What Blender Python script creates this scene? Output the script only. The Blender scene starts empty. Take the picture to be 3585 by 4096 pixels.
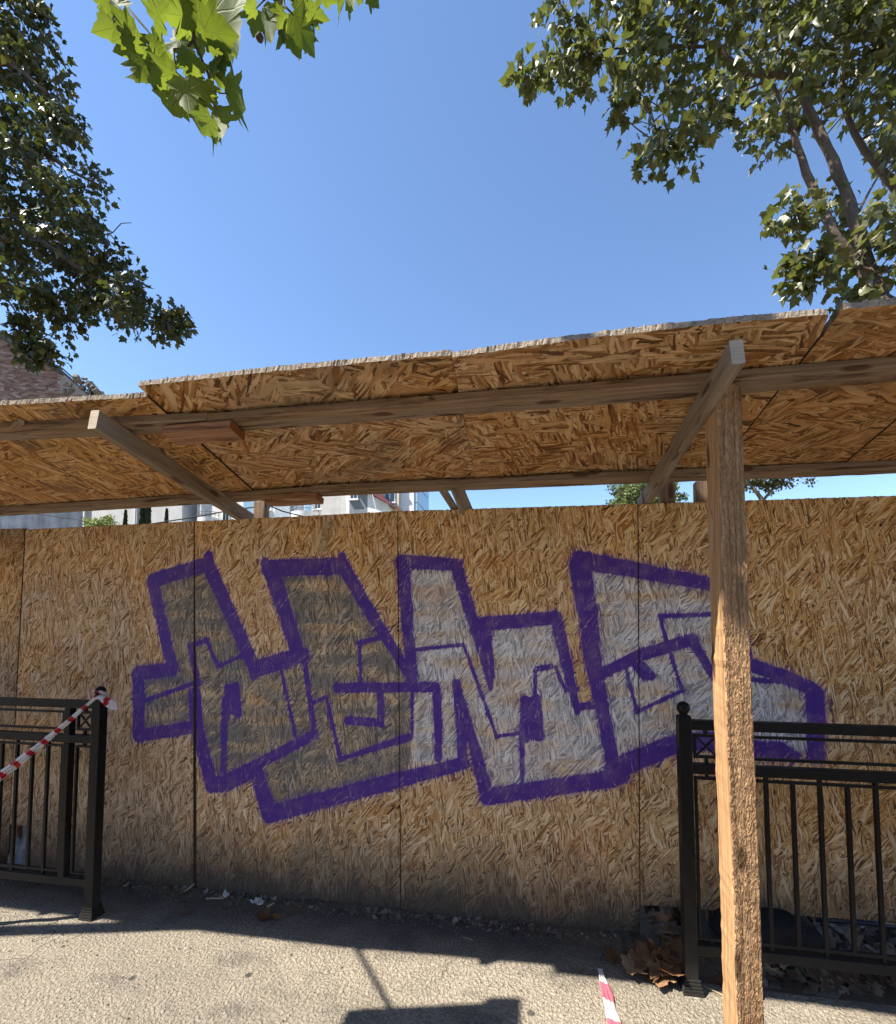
import bpy, bmesh, math, random
import numpy as np
from mathutils import Vector, Matrix
random.seed(11)
RNG = np.random.default_rng(11)
scene = bpy.context.scene
COL = scene.collection

# ------------------------------------------------------------------ camera
cam_data = bpy.data.cameras.new('camera')
cam = bpy.data.objects.new('camera', cam_data); COL.objects.link(cam)
YAW, PITCH = math.radians(9.8), math.radians(3.16)
cam.location = (0, 0, 1.5)
cam.rotation_euler = (math.radians(90) + PITCH, 0, YAW)
cam_data.sensor_fit = 'HORIZONTAL'; cam_data.sensor_width = 36
cam_data.lens = 36 * 1900 / 3585
cam_data.shift_y = 342 / 3585
cam_data.clip_start = .02; cam_data.clip_end = 3000
scene.camera = cam
# ------------------------------------------------------------------ sky and sun
SUN_TRAVEL = Vector((.637, .285, -1)).normalized()
SUN_ELEV = math.asin(-SUN_TRAVEL.z)
world = bpy.data.worlds.new('World'); scene.world = world; world.use_nodes = True
wn = world.node_tree.nodes; wl = world.node_tree.links
wn.clear()
sky = wn.new('ShaderNodeTexSky'); sky.sky_type = 'NISHITA'; sky.sun_disc = False
sky.sun_elevation = SUN_ELEV
sky.sun_rotation = math.atan2(-SUN_TRAVEL.x, -SUN_TRAVEL.y)
sky.altitude = 400; sky.air_density = 1.05; sky.dust_density = .0; sky.ozone_density = 4.5
bg = wn.new('ShaderNodeBackground'); bg.inputs['Strength'].default_value = .098
wo = wn.new('ShaderNodeOutputWorld')
wl.new(sky.outputs[0], bg.inputs['Color']); wl.new(bg.outputs[0], wo.inputs['Surface'])
sun_data = bpy.data.lights.new('sun', 'SUN'); sun_data.energy = 5; sun_data.angle = math.radians(.53)
sun_data.color = (1, .93, .82)
sun = bpy.data.objects.new('sun', sun_data); COL.objects.link(sun)
sun.rotation_euler = SUN_TRAVEL.to_track_quat('-Z', 'Y').to_euler()
sun.location = (-12, -6, 18)
vs = scene.view_settings
vs.view_transform = 'Standard'; vs.look = 'None'; vs.gamma = 1; vs.exposure = 1.42
vs.use_curve_mapping = False
scene.cycles.use_denoising = True
scene.cycles.max_bounces = 6; scene.cycles.diffuse_bounces = 3; scene.cycles.glossy_bounces = 2
scene.cycles.use_adaptive_sampling = True; scene.cycles.adaptive_threshold = .03
scene.cycles.transparent_max_bounces = 4
scene.cycles.sample_clamp_indirect = 8

# ------------------------------------------------------------------ measured data (metres)
# wall strokes: ((x, z, brush width) ..., softness) in the plane of the hoarding
STROKES = [([(-2.207,1.76,0.083),(-1.874,1.844,0.0791)],0.004),([(-1.851,1.899,0.0527),(-1.854,1.84,0.0753)],0.004),([(-1.854,1.852,0.0778),(-1.54,1.241,0.074),(-1.546,1.21,0.0478)],0.004),([(-2.213,1.744,0.0725),(-2.058,1.229,0.0642)],0.004),([(-2.287,1.205,0.0803),(-2.065,1.236,0.0778)],0.008),([(-2.287,1.199,0.0751),(-2.268,0.845,0.0753)],0.004),([(-2.272,0.843,0.0703),(-1.903,0.908,0.0704)],0.004),([(-1.915,1.095,0.0729),(-1.896,0.906,0.0753),(-1.792,0.581,0.0775)],0.004),([(-1.771,0.588,0.0851),(-1.701,0.6,0.0956),(-1.529,0.691,0.0822)],0.004),([(-1.542,0.699,0.0597),(-1.171,0.892,0.0485)],0.004),([(-1.536,1.244,0.0915),(-1.256,1.327,0.0868)],0.004),([(-2.24,1.048,0.023),(-1.891,1.165,0.0219)],0.004),([(-1.895,1.148,0.0272),(-1.947,1.368,0.0296)],0.004),([(-1.951,1.366,0.0301),(-1.85,1.407,0.0251)],0.004),([(-1.85,1.407,0.0201),(-1.774,1.254,0.017)],0.004),([(-1.774,1.254,0.017),(-1.62,1.319,0.0167)],0.004),([(-1.382,1.249,0.0153),(-1.283,0.868,0.015)],0.004),([(-1.247,1.329,0.0249),(-1.174,0.899,0.0272)],0.004),([(-1.718,0.642,0.0364),(-1.725,1.071,0.034)],0.004),([(-1.709,1.134,0.042),(-1.709,0.958,0.0358)],0.004),([(-1.658,1.146,0.043),(-1.639,0.983,0.0406)],0.004),([(-1.678,1.124,0.0669),(-1.665,1.016,0.0669)],0.004),([(-1.462,1.816,0.0939),(-1.03,1.819,0.0899)],0.004),([(-1.492,1.853,0.0486),(-1.462,1.797,0.0729)],0.004),([(-1.025,1.877,0.0392),(-1.019,1.811,0.0587)],0.004),([(-1.45,1.802,0.0907),(-1.28,1.329,0.0798)],0.004),([(-1.021,1.822,0.0715),(-0.864,1.569,0.0645),(-0.714,1.346,0.0481),(-0.613,1.186,0.0429)],0.004),([(-0.91,1.175,0.0159),(-0.92,1.393,0.0156)],0.004),([(-0.924,1.395,0.0249),(-0.788,1.427,0.0223)],0.004),([(-1.039,1.149,0.0499),(-0.624,1.162,0.0502),(-0.498,1.168,0.0502)],0.004),([(-0.797,1.123,0.0356),(-0.796,0.962,0.035)],0.004),([(-0.979,0.974,0.0408),(-0.796,0.97,0.0401)],0.004),([(-1.185,1.064,0.0181),(-1.109,1.099,0.0181)],0.004),([(-1.109,1.099,0.017),(-1.022,0.765,0.0189)],0.004),([(-1.022,0.765,0.02),(-0.634,0.901,0.0386)],0.004),([(-0.621,0.915,0.015),(-0.62,1.143,0.0142)],0.004),([(-1.523,0.683,0.0775),(-1.432,0.446,0.0924)],0.004),([(-1.432,0.446,0.0924),(-0.699,0.673,0.0772),(-0.343,0.779,0.059)],0.007),([(-0.492,1.168,0.0421),(-0.484,1.062,0.0429),(-0.479,0.796,0.0322)],0.004),([(-0.675,1.832,0.0735),(-0.648,1.487,0.0623),(-0.613,1.181,0.0493)],0.004),([(-0.681,1.837,0.0734),(-0.384,1.811,0.0634)],0.004),([(-0.387,1.813,0.063),(-0.296,1.517,0.0562),(-0.238,1.311,0.0331),(-0.206,1.164,0.0138)],0.004),([(-0.24,1.498,0.0717),(0.126,1.53,0.065)],0.004),([(-0.233,1.483,0.0579),(-0.205,1.297,0.0352),(-0.203,1.164,0.0138)],0.004),([(0.128,1.537,0.061),(0.181,1.29,0.0514),(0.23,1.06,0.026)],0.004),([(0.237,1.086,0.0338),(0.354,1.101,0.0407)],0.004),([(-0.602,1.362,0.0155),(-0.345,1.39,0.0155)],0.004),([(-0.345,1.39,0.014),(-0.174,0.919,0.0146)],0.004),([(-0.174,0.923,0.0133),(-0.053,0.944,0.0172)],0.004),([(-0.03,1.109,0.0477),(-0.032,0.917,0.0477)],0.004),([(0.028,1.119,0.046),(0.038,0.93,0.0442)],0.004),([(0.002,1.086,0.0796),(0.006,0.953,0.0849)],0.004),([(0.022,1.126,0.0146),(0.023,1.263,0.0146)],0.004),([(0.043,1.273,0.027),(0.103,1.283,0.0265)],0.004),([(0.123,1.282,0.0143),(0.173,1.163,0.0146)],0.004),([(0.173,1.165,0.0212),(0.233,1.171,0.0204)],0.004),([(-0.045,0.924,0.0265),(-0.047,0.693,0.0186)],0.004),([(-0.383,1.187,0.0414),(-0.355,0.939,0.0541),(-0.353,0.79,0.046)],0.004),([(-0.378,1.171,0.0309),(-0.297,0.887,0.0514),(-0.223,0.613,0.0716)],0.004),([(-0.223,0.615,0.0796),(0.389,0.739,0.0815),(0.445,0.755,0.0585)],0.008),([(0.237,1.837,0.053),(0.287,1.825,0.078)],0.004),([(0.245,1.843,0.0541),(0.254,1.799,0.1013),(0.283,1.57,0.0961),(0.314,1.278,0.0764),(0.36,1.018,0.0585),(0.406,0.769,0.0649)],0.006),([(0.274,1.819,0.0858),(0.868,1.693,0.0623),(0.933,1.679,0.0586)],0.007),([(0.933,1.679,0.0561),(1.015,1.314,0.0597)],0.004),([(1.009,1.314,0.0597),(1.189,1.245,0.063),(1.287,1.198,0.0584)],0.007),([(1.299,1.172,0.077),(1.299,1.051,0.077),(1.289,0.894,0.073)],0.01),([(1.03,0.906,0.0835),(1.143,0.905,0.0864),(1.204,0.884,0.0467)],0.014),([(0.409,0.791,0.0999),(0.699,0.926,0.0836),(0.882,0.943,0.0879),(1.042,0.907,0.0836)],0.008),([(0.361,1.258,0.052),(0.532,1.344,0.0573),(0.775,1.424,0.0548)],0.004),([(0.771,1.426,0.0448),(0.87,1.243,0.0342)],0.004),([(0.87,1.247,0.0244),(1.041,1.235,0.0215),(1.149,1.227,0.0187)],0.004),([(0.512,1.301,0.0433),(0.556,1.237,0.0331)],0.004),([(0.543,1.295,0.0331),(0.581,1.244,0.0424)],0.004),([(0.462,1.296,0.0127),(0.513,1.065,0.0143)],0.004),([(0.513,1.068,0.0153),(0.723,1.176,0.0171)],0.004),([(0.721,1.18,0.0146),(0.674,1.359,0.014)],0.004),([(0.658,1.41,0.0162),(0.632,1.529,0.015)],0.004),([(0.63,1.538,0.0174),(0.864,1.544,0.0171)],0.004)]
GREY_FILL = [[(-2.213,1.75),(-1.867,1.852),(-1.543,1.258),(-1.25,1.318),(-1.171,0.899),(-1.542,0.695),(-1.777,0.593),(-1.903,0.906),(-2.272,0.845),(-2.287,1.199),(-2.058,1.232)],[(-1.443,1.808),(-1.03,1.811),(-0.613,1.176),(-0.622,0.763),(-0.699,0.685),(-1.432,0.448),(-1.529,0.685),(-1.171,0.899),(-1.274,1.329)]]
SILVER_FILL = [[(-0.677,1.833),(-0.394,1.813),(-0.241,1.352),(-0.204,1.172),(-0.199,1.476),(0.125,1.524),(0.236,1.066),(0.352,1.096),(0.402,0.776),(-0.216,0.624),(-0.353,1.021),(-0.356,0.79),(-0.621,0.757),(-0.611,1.152),(-0.608,1.18)],[(0.286,1.798),(0.868,1.683),(0.939,1.669),(1.009,1.314),(1.276,1.183),(1.271,0.905),(1.175,0.864),(1.03,0.906),(0.699,0.929),(0.409,0.814),(0.342,1.279)]]
LEFT_TREE_CLUSTERS = [(-11.12,7.28,14.56),(-9.9,7.69,12.84),(-11.28,6.29,10.3),(-12.7,6.96,11.93),(-12.05,6.61,14.37),(-10.44,7.64,8.7),(-11.51,6.59,13.05),(-9.73,7.82,12.67),(-11.67,6.73,14.21),(-10.07,6.76,8.07),(-10.69,6.5,9.81),(-11.1,6.09,12.42),(-10.54,7.02,10.27),(-8.78,6.37,11.53),(-10.89,6.91,10.31),(-8.61,6.81,7.45),(-9.93,7.2,8.89),(-11.51,6.82,11.06),(-12.3,6.85,9.69),(-8.95,8.02,10.9),(-8.01,6.47,10.27),(-8.01,8.3,7.82),(-9.55,7.18,9.59),(-12.24,6.92,9.46),(-10.5,7.4,9.91),(-13.19,7.18,12.01),(-11.76,6.67,8.61),(-9.94,7.11,7.86),(-13.13,7.41,12.38),(-6.88,6.97,7.43),(-11.08,7.13,11.96),(-11.69,6.94,13.48),(-9.9,6.2,10.11),(-12.68,6.8,11.87),(-10.64,7.36,10.79),(-10.24,7.94,10.83),(-9.71,6.77,11.41),(-13.05,7.56,10.77),(-11.18,6.76,13.73),(-10.33,6.8,14.54),(-13.46,7.09,14.85),(-10.61,6.04,11.01),(-12.88,7.19,8.26),(-11.2,7.05,12.5),(-9.87,6.64,13.58),(-10.41,7.71,11.86),(-10.06,6.72,12.54),(-11.38,6.93,8.74),(-9.33,7.38,8.76),(-11.05,7.3,13.9),(-10.38,6.48,10.25),(-12.06,6.51,12.6),(-10.71,6.91,9.29),(-11.22,6.86,13.32),(-12.02,7.23,14.21),(-8.35,7.15,7.46),(-9.17,8.01,9.06),(-11.68,6.69,9.51),(-11.65,6.66,13.8),(-11.0,6.62,8.0),(-11.62,6.6,14.92),(-10.89,8.04,8.64),(-11.27,7.07,13.02),(-10.97,7.46,11.94),(-8.65,7.18,7.48),(-9.06,6.92,10.35),(-11.88,6.51,8.25),(-10.68,7.15,11.0),(-12.14,7.01,10.75),(-9.66,7.82,9.33),(-7.9,6.58,9.99),(-9.84,7.64,9.8),(-10.55,7.75,11.48),(-8.37,7.63,8.0),(-10.55,6.11,10.47),(-11.45,6.35,12.57),(-6.95,6.83,7.1),(-10.74,6.46,8.71),(-10.97,7.73,11.96),(-11.72,6.97,11.77),(-9.66,7.38,12.64),(-11.95,7.22,13.13),(-13.39,7.21,13.3),(-12.06,6.84,13.14),(-11.06,6.96,14.28),(-9.29,7.55,9.57),(-12.36,6.85,15.11),(-12.2,7.06,8.24),(-10.09,7.35,12.7),(-8.59,6.97,7.15),(-10.93,7.16,12.95),(-10.23,6.76,14.74),(-11.52,7.1,15.65),(-10.31,6.26,10.34),(-8.84,6.82,7.8),(-9.36,6.45,7.61),(-8.72,7.9,10.38),(-10.9,7.66,13.17),(-12.48,6.79,14.39),(-11.67,6.66,8.82),(-11.64,7.27,14.55),(-11.39,7.28,13.78),(-10.82,7.05,11.44),(-10.01,6.56,11.57),(-11.87,6.34,11.48),(-11.68,6.61,11.61),(-11.66,6.25,14.3),(-8.81,7.18,10.6),(-12.56,7.08,8.48),(-8.84,8.28,9.11),(-10.47,6.17,9.88),(-7.77,7.76,8.44),(-7.54,6.71,8.62),(-8.35,6.7,9.24),(-9.3,7.9,10.06),(-9.63,7.25,12.09),(-12.57,7.33,14.01),(-11.9,6.56,12.71),(-8.36,6.43,10.23),(-9.49,6.86,12.57),(-12.64,6.81,11.23),(-12.67,7.39,13.26),(-13.73,7.5,9.73),(-10.21,6.98,11.5),(-10.54,6.63,14.37),(-9.97,6.24,11.88),(-11.0,7.31,9.28),(-10.69,6.28,12.94),(-10.39,6.19,13.31),(-9.26,6.12,12.93),(-8.89,6.34,9.78),(-10.44,7.34,11.81),(-7.89,6.84,8.23),(-10.25,7.98,11.2),(-9.61,6.17,13.64),(-9.17,8.15,8.03),(-10.23,6.45,8.28),(-9.92,6.15,10.58),(-12.09,7.1,12.33),(-10.89,6.25,13.86),(-10.7,7.34,12.88),(-10.6,6.18,14.07),(-10.16,6.15,11.04),(-12.9,6.91,15.28),(-8.38,7.97,8.05),(-7.29,8.46,7.76),(-10.61,7.31,13.56),(-9.93,6.13,13.32),(-12.56,6.92,10.8),(-12.38,7.08,11.42),(-7.93,7.53,8.12),(-12.62,7.66,8.47),(-8.49,6.81,11.8),(-8.21,8.5,8.25),(-12.24,6.98,14.05),(-9.74,6.31,7.96),(-7.95,6.56,9.11),(-10.29,7.23,13.09),(-10.94,7.39,14.24),(-9.28,6.41,10.08),(-11.06,6.45,12.26),(-11.78,7.05,14.61),(-9.21,6.62,9.67),(-10.68,7.74,10.34),(-9.73,7.08,11.44),(-11.11,6.1,9.2),(-7.68,7.36,8.51),(-7.89,7.8,7.6),(-11.86,6.59,12.04),(-11.59,7.05,13.33),(-11.24,6.07,12.61),(-10.96,7.62,9.31),(-8.68,7.13,9.41),(-8.98,7.53,11.48),(-12.71,6.94,10.04),(-11.04,6.8,9.95),(-12.1,6.66,8.03),(-11.73,7.15,14.95),(-12.07,7.36,15.98),(-8.83,8.01,8.6),(-9.26,7.32,11.64),(-10.36,6.69,9.45),(-8.9,6.53,8.43),(-9.15,8.27,9.84),(-12.57,7.08,10.63),(-8.12,8.23,8.27),(-6.76,7.52,7.17),(-8.87,7.64,8.51),(-11.61,7.69,12.64),(-11.12,7.63,9.89),(-12.66,6.69,13.64),(-9.12,7.01,8.28),(-10.54,6.73,13.1),(-9.0,8.15,9.26),(-10.17,6.69,13.16),(-11.72,7.22,10.2),(-10.3,7.02,15.03),(-10.94,7.83,9.24),(-12.36,7.32,10.72),(-10.07,6.72,9.54),(-8.22,6.53,8.38),(-10.61,6.61,9.08),(-9.77,7.07,9.24),(-11.35,7.16,8.67),(-12.47,7.4,9.24),(-10.45,7.79,11.23),(-9.3,6.39,9.02),(-13.32,7.27,9.74),(-9.42,7.93,9.19),(-9.15,8.13,8.3),(-9.35,6.87,13.25),(-9.14,6.92,13.11),(-9.09,6.94,12.92),(-9.4,7.2,7.29),(-9.38,7.22,7.06),(-9.24,7.25,6.84),(-9.08,7.29,6.68),(-8.92,7.31,6.75),(-9.29,7.26,6.56),(-6.77,7.67,7.01),(-6.53,7.7,7.2),(-6.63,7.68,7.34),(-7.42,7.54,7.22),(-8.45,7.37,7.2)]
RIGHT_TREE_CLUSTERS = [(3.17,6.25,9.39),(4.46,6.18,7.37),(1.96,6.29,10.39),(3.13,6.49,7.98),(5.6,7.04,10.05),(3.9,7.36,9.24),(2.4,5.77,9.11),(4.77,6.99,9.38),(4.09,6.09,9.08),(4.69,6.22,8.23),(3.1,7.37,9.75),(0.89,5.48,9.12),(2.05,6.39,8.87),(2.3,6.46,9.06),(5.71,6.79,9.2),(4.14,6.04,9.22),(3.49,6.61,9.58),(2.88,6.17,10.18),(5.5,6.92,8.11),(1.47,6.53,11.03),(3.3,6.81,8.05),(5.57,7.11,10.75),(1.27,5.7,8.19),(3.68,6.29,8.94),(2.51,6.23,9.91),(5.04,6.27,6.81),(1.27,6.48,11.02),(1.3,5.8,8.98),(4.94,6.51,7.33),(4.63,6.37,9.94),(4.28,6.36,7.9),(4.09,6.88,9.96),(3.87,7.51,9.11),(1.35,5.93,9.87),(3.55,5.91,9.62),(3.94,6.27,9.48),(5.27,7.2,8.05),(0.7,6.27,9.4),(5.11,7.12,8.88),(2.41,5.98,8.99),(4.45,6.29,8.51),(3.27,5.88,9.26),(4.08,6.59,8.72),(1.38,5.93,8.94),(4.77,6.6,9.29),(0.83,5.97,8.85),(1.73,6.3,7.69),(3.7,6.29,9.53),(2.81,6.6,9.92),(1.3,5.7,9.31),(6.15,7.42,7.98),(4.18,6.58,9.55),(5.18,6.19,9.61),(4.46,6.39,9.06),(0.95,6.03,9.08),(3.17,6.23,9.81),(3.47,6.51,8.94),(4.48,6.44,8.36),(4.0,6.28,8.81),(4.33,6.82,10.66),(5.02,6.48,8.63),(5.18,6.91,9.86),(2.13,6.46,10.32),(2.51,6.37,8.91),(4.61,6.65,7.66),(1.86,6.65,8.71),(2.06,6.18,8.0),(5.84,7.24,9.35),(3.32,7.34,9.88),(5.7,6.92,9.89),(3.87,7.63,10.16),(3.69,5.97,9.4),(5.05,6.85,8.28),(2.12,5.81,9.47),(3.88,7.56,8.77),(4.49,6.87,10.32),(5.53,7.92,8.55),(2.2,6.39,9.32),(4.62,6.43,8.49),(4.2,6.24,8.93),(5.81,7.28,7.87),(3.35,6.03,8.76),(5.77,7.3,8.94),(4.81,6.29,9.81),(3.37,5.97,8.98),(2.7,5.87,8.49),(5.74,7.09,9.89),(1.77,6.64,8.94),(1.4,5.99,8.83),(3.09,6.48,10.15),(1.48,5.8,9.27),(0.38,6.34,9.22),(3.63,7.28,9.3),(1.06,5.56,8.22),(5.16,6.92,9.28),(2.23,5.78,7.57),(2.03,6.57,8.71),(4.78,7.54,9.02),(4.39,6.68,9.02),(5.08,6.47,9.71),(4.4,6.68,8.65),(3.02,5.99,8.62),(2.7,6.73,9.52),(2.05,5.98,9.14),(5.08,7.57,8.6),(0.73,6.29,8.98),(5.73,7.3,10.05),(3.76,6.38,8.62),(2.23,5.76,7.87),(5.49,6.72,7.7),(2.95,6.43,10.25),(4.86,6.42,7.92),(4.02,7.31,9.43),(3.59,6.34,10.19),(2.35,6.54,8.22),(1.39,6.03,8.3),(4.47,6.73,10.32),(2.71,5.96,7.41),(3.91,7.34,8.74),(4.38,7.01,9.87),(5.8,7.43,8.3),(3.23,6.84,9.79),(2.24,6.18,10.21),(1.85,5.9,9.32),(4.65,6.42,9.75),(2.96,6.56,10.04),(5.14,6.74,8.56),(3.7,6.87,10.35),(4.64,6.16,9.38),(2.1,6.21,8.33),(2.1,6.58,9.31),(1.63,6.15,10.32),(5.24,6.83,8.04),(3.68,6.01,9.01),(1.53,5.71,8.71),(1.84,5.84,10.01),(5.81,7.24,9.6),(5.65,7.21,8.66),(3.38,6.13,8.62),(4.68,7.01,10.9),(5.09,6.25,7.84),(3.11,6.44,9.75),(2.47,6.7,10.44),(1.64,5.9,9.72),(4.33,7.08,8.85),(1.29,6.18,9.86),(1.66,5.71,7.36),(1.7,5.95,8.71),(5.64,6.8,8.01),(5.37,6.51,8.32),(0.51,6.18,9.19),(4.46,6.31,7.71),(1.87,6.41,10.23),(1.94,6.02,7.59),(3.03,5.85,9.46),(3.95,6.53,9.96),(1.47,5.66,8.47),(3.2,6.42,9.37),(1.06,6.25,10.55),(5.02,6.89,7.48),(3.8,6.47,8.45),(1.46,5.62,8.02),(3.86,6.51,9.02),(2.86,5.95,7.7),(1.13,6.15,9.66),(5.1,6.26,9.75),(4.64,6.64,10.38),(4.7,6.48,8.96),(4.88,6.57,8.34),(2.77,6.46,9.47),(1.53,5.72,8.95),(2.44,5.84,9.81),(5.72,7.3,9.2),(4.51,6.43,8.84),(3.6,7.61,9.93),(2.64,6.3,8.33),(5.05,6.32,8.76),(5.23,6.32,8.31),(0.21,6.28,9.12),(4.02,6.16,7.93),(4.94,6.63,9.81),(2.41,6.22,10.1),(3.4,6.04,8.19),(2.61,6.3,8.12),(1.09,5.62,9.43),(4.68,6.64,9.69),(4.59,6.64,8.78),(2.05,5.97,10.11),(5.27,6.47,7.82),(4.32,7.44,9.01),(0.38,5.93,9.37),(0.44,5.93,9.51),(0.68,5.98,9.4),(-0.06,5.89,8.7),(0.03,5.91,8.59),(0.22,5.94,8.65),(0.42,5.96,8.81),(0.61,6.01,8.65),(0.74,6.04,8.42),(1.18,6.13,8.2),(1.22,6.13,8.39),(1.47,6.19,8.06),(1.5,6.22,7.51),(1.66,6.24,7.64),(1.89,6.28,7.67),(2.05,6.32,7.54),(0.74,6.01,9.04),(1.03,6.06,8.91),(3.16,5.97,6.34),(4.31,5.92,5.75),(4.21,5.96,5.7),(3.94,5.76,6.04),(4.22,6.02,6.34),(4.01,6.68,6.39),(3.22,5.8,5.68),(4.42,6.28,5.73),(4.67,6.89,5.99),(4.02,6.64,6.53),(4.16,6.65,5.94),(4.54,6.18,5.57),(4.19,6.07,6.11),(4.47,6.04,5.26),(4.27,6.03,6.2),(4.4,6.13,6.05),(3.8,6.6,7.04),(3.28,5.81,5.53),(3.95,6.46,6.0),(3.96,6.66,6.86),(4.42,6.04,5.68),(4.65,6.22,6.02),(2.85,5.72,6.13),(2.95,5.74,6.15),(3.09,5.77,6.03),(2.95,5.77,5.52),(3.09,5.79,5.57),(3.06,5.8,5.43),(3.31,5.84,5.49),(3.56,5.9,5.16),(3.64,5.91,5.13),(3.73,5.92,5.23),(3.21,5.78,6.22)]
RIGHT_LIMBS = [[(4.36,6.16,4.87,0.13),(4.21,6.21,5.19,0.115),(4.11,6.28,5.53,0.085),(4.07,6.34,6.03,0.072),(4.02,6.41,6.51,0.066),(3.94,6.47,7.03,0.06),(3.82,6.52,7.57,0.055),(3.63,6.55,8.23,0.05),(3.41,6.49,8.62,0.045),(2.86,6.39,8.67,0.036),(2.52,6.41,9.13,0.028),(2.03,6.31,9.4,0.02),(1.51,6.21,9.56,0.012)],[(4.14,6.24,5.37,0.09),(4.01,6.34,5.87,0.06),(3.74,6.28,6.21,0.052),(3.66,6.34,6.6,0.05),(3.56,6.4,7.03,0.045),(3.44,6.45,7.61,0.04),(3.37,6.51,8.16,0.03),(3.09,6.43,8.65,0.02),(2.77,6.36,9.04,0.012)],[(4.36,6.16,4.87,0.12),(4.89,6.7,5.9,0.09),(5.09,7.07,7.03,0.07),(4.83,7.0,7.47,0.055),(4.57,7.03,7.97,0.045),(4.34,6.97,8.45,0.035),(4.28,6.93,9.0,0.03),(4.35,6.9,9.61,0.02)],[(3.41,6.49,8.62,0.03),(3.6,6.59,9.16,0.025),(3.7,6.58,9.76,0.02)],[(2.52,6.41,9.13,0.02),(1.74,6.18,9.04,0.014),(1.06,6.07,8.99,0.012),(0.42,5.96,8.85,0.008),(-0.0,5.9,8.68,0.005)],[(1.06,6.06,9.14,0.006),(0.74,5.99,9.27,0.005),(0.49,5.94,9.47,0.004)],[(3.05,6.43,8.55,0.014),(2.41,6.34,8.26,0.01),(1.92,6.27,7.93,0.008),(1.56,6.23,7.51,0.004)],[(4.02,6.41,6.51,0.02),(4.21,6.42,6.88,0.012),(4.6,6.56,7.47,0.01)],[(4.04,6.16,5.61,0.02),(3.57,5.97,5.71,0.012),(3.12,5.8,5.52,0.006)],[(3.66,6.34,6.6,0.012),(3.12,5.86,6.23,0.008),(2.87,5.73,6.11,0.004)]]
LEFT_LIMBS = [[(-13.0,6.63,9.89,0.16),(-11.47,6.88,10.27,0.11),(-9.93,7.03,10.52,0.07),(-9.16,7.06,10.51,0.05),(-8.51,7.2,10.08,0.03),(-7.96,7.31,9.8,0.012)],[(-13.0,6.63,9.89,0.18),(-11.48,6.95,8.92,0.12),(-9.94,7.12,8.84,0.075),(-9.32,7.12,8.9,0.05),(-8.3,7.34,8.19,0.035),(-7.23,7.55,7.67,0.02),(-6.58,7.69,7.2,0.008)],[(-13.0,6.63,9.89,0.15),(-11.58,6.86,12.08,0.1),(-10.02,7.01,12.35,0.06),(-9.21,7.08,11.81,0.03),(-8.27,7.19,10.94,0.01)],[(-8.29,7.31,8.81,0.012),(-7.97,7.36,8.84,0.009),(-7.73,7.4,8.9,0.009),(-7.57,7.42,9.08,0.008),(-7.38,7.45,9.09,0.006)],[(-9.39,6.99,12.81,0.012),(-9.2,7.05,12.4,0.012),(-9.15,7.05,12.57,0.01),(-8.84,6.99,12.69,0.005)],[(-9.2,7.05,12.4,0.01),(-9.39,7.03,12.24,0.014)],[(-9.84,7.09,7.86,0.02),(-9.47,7.19,7.25,0.01),(-9.2,7.27,6.68,0.006)],[(-9.9,6.87,13.43,0.02),(-9.47,6.95,13.38,0.012),(-9.19,7.01,13.1,0.005)]]
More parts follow.
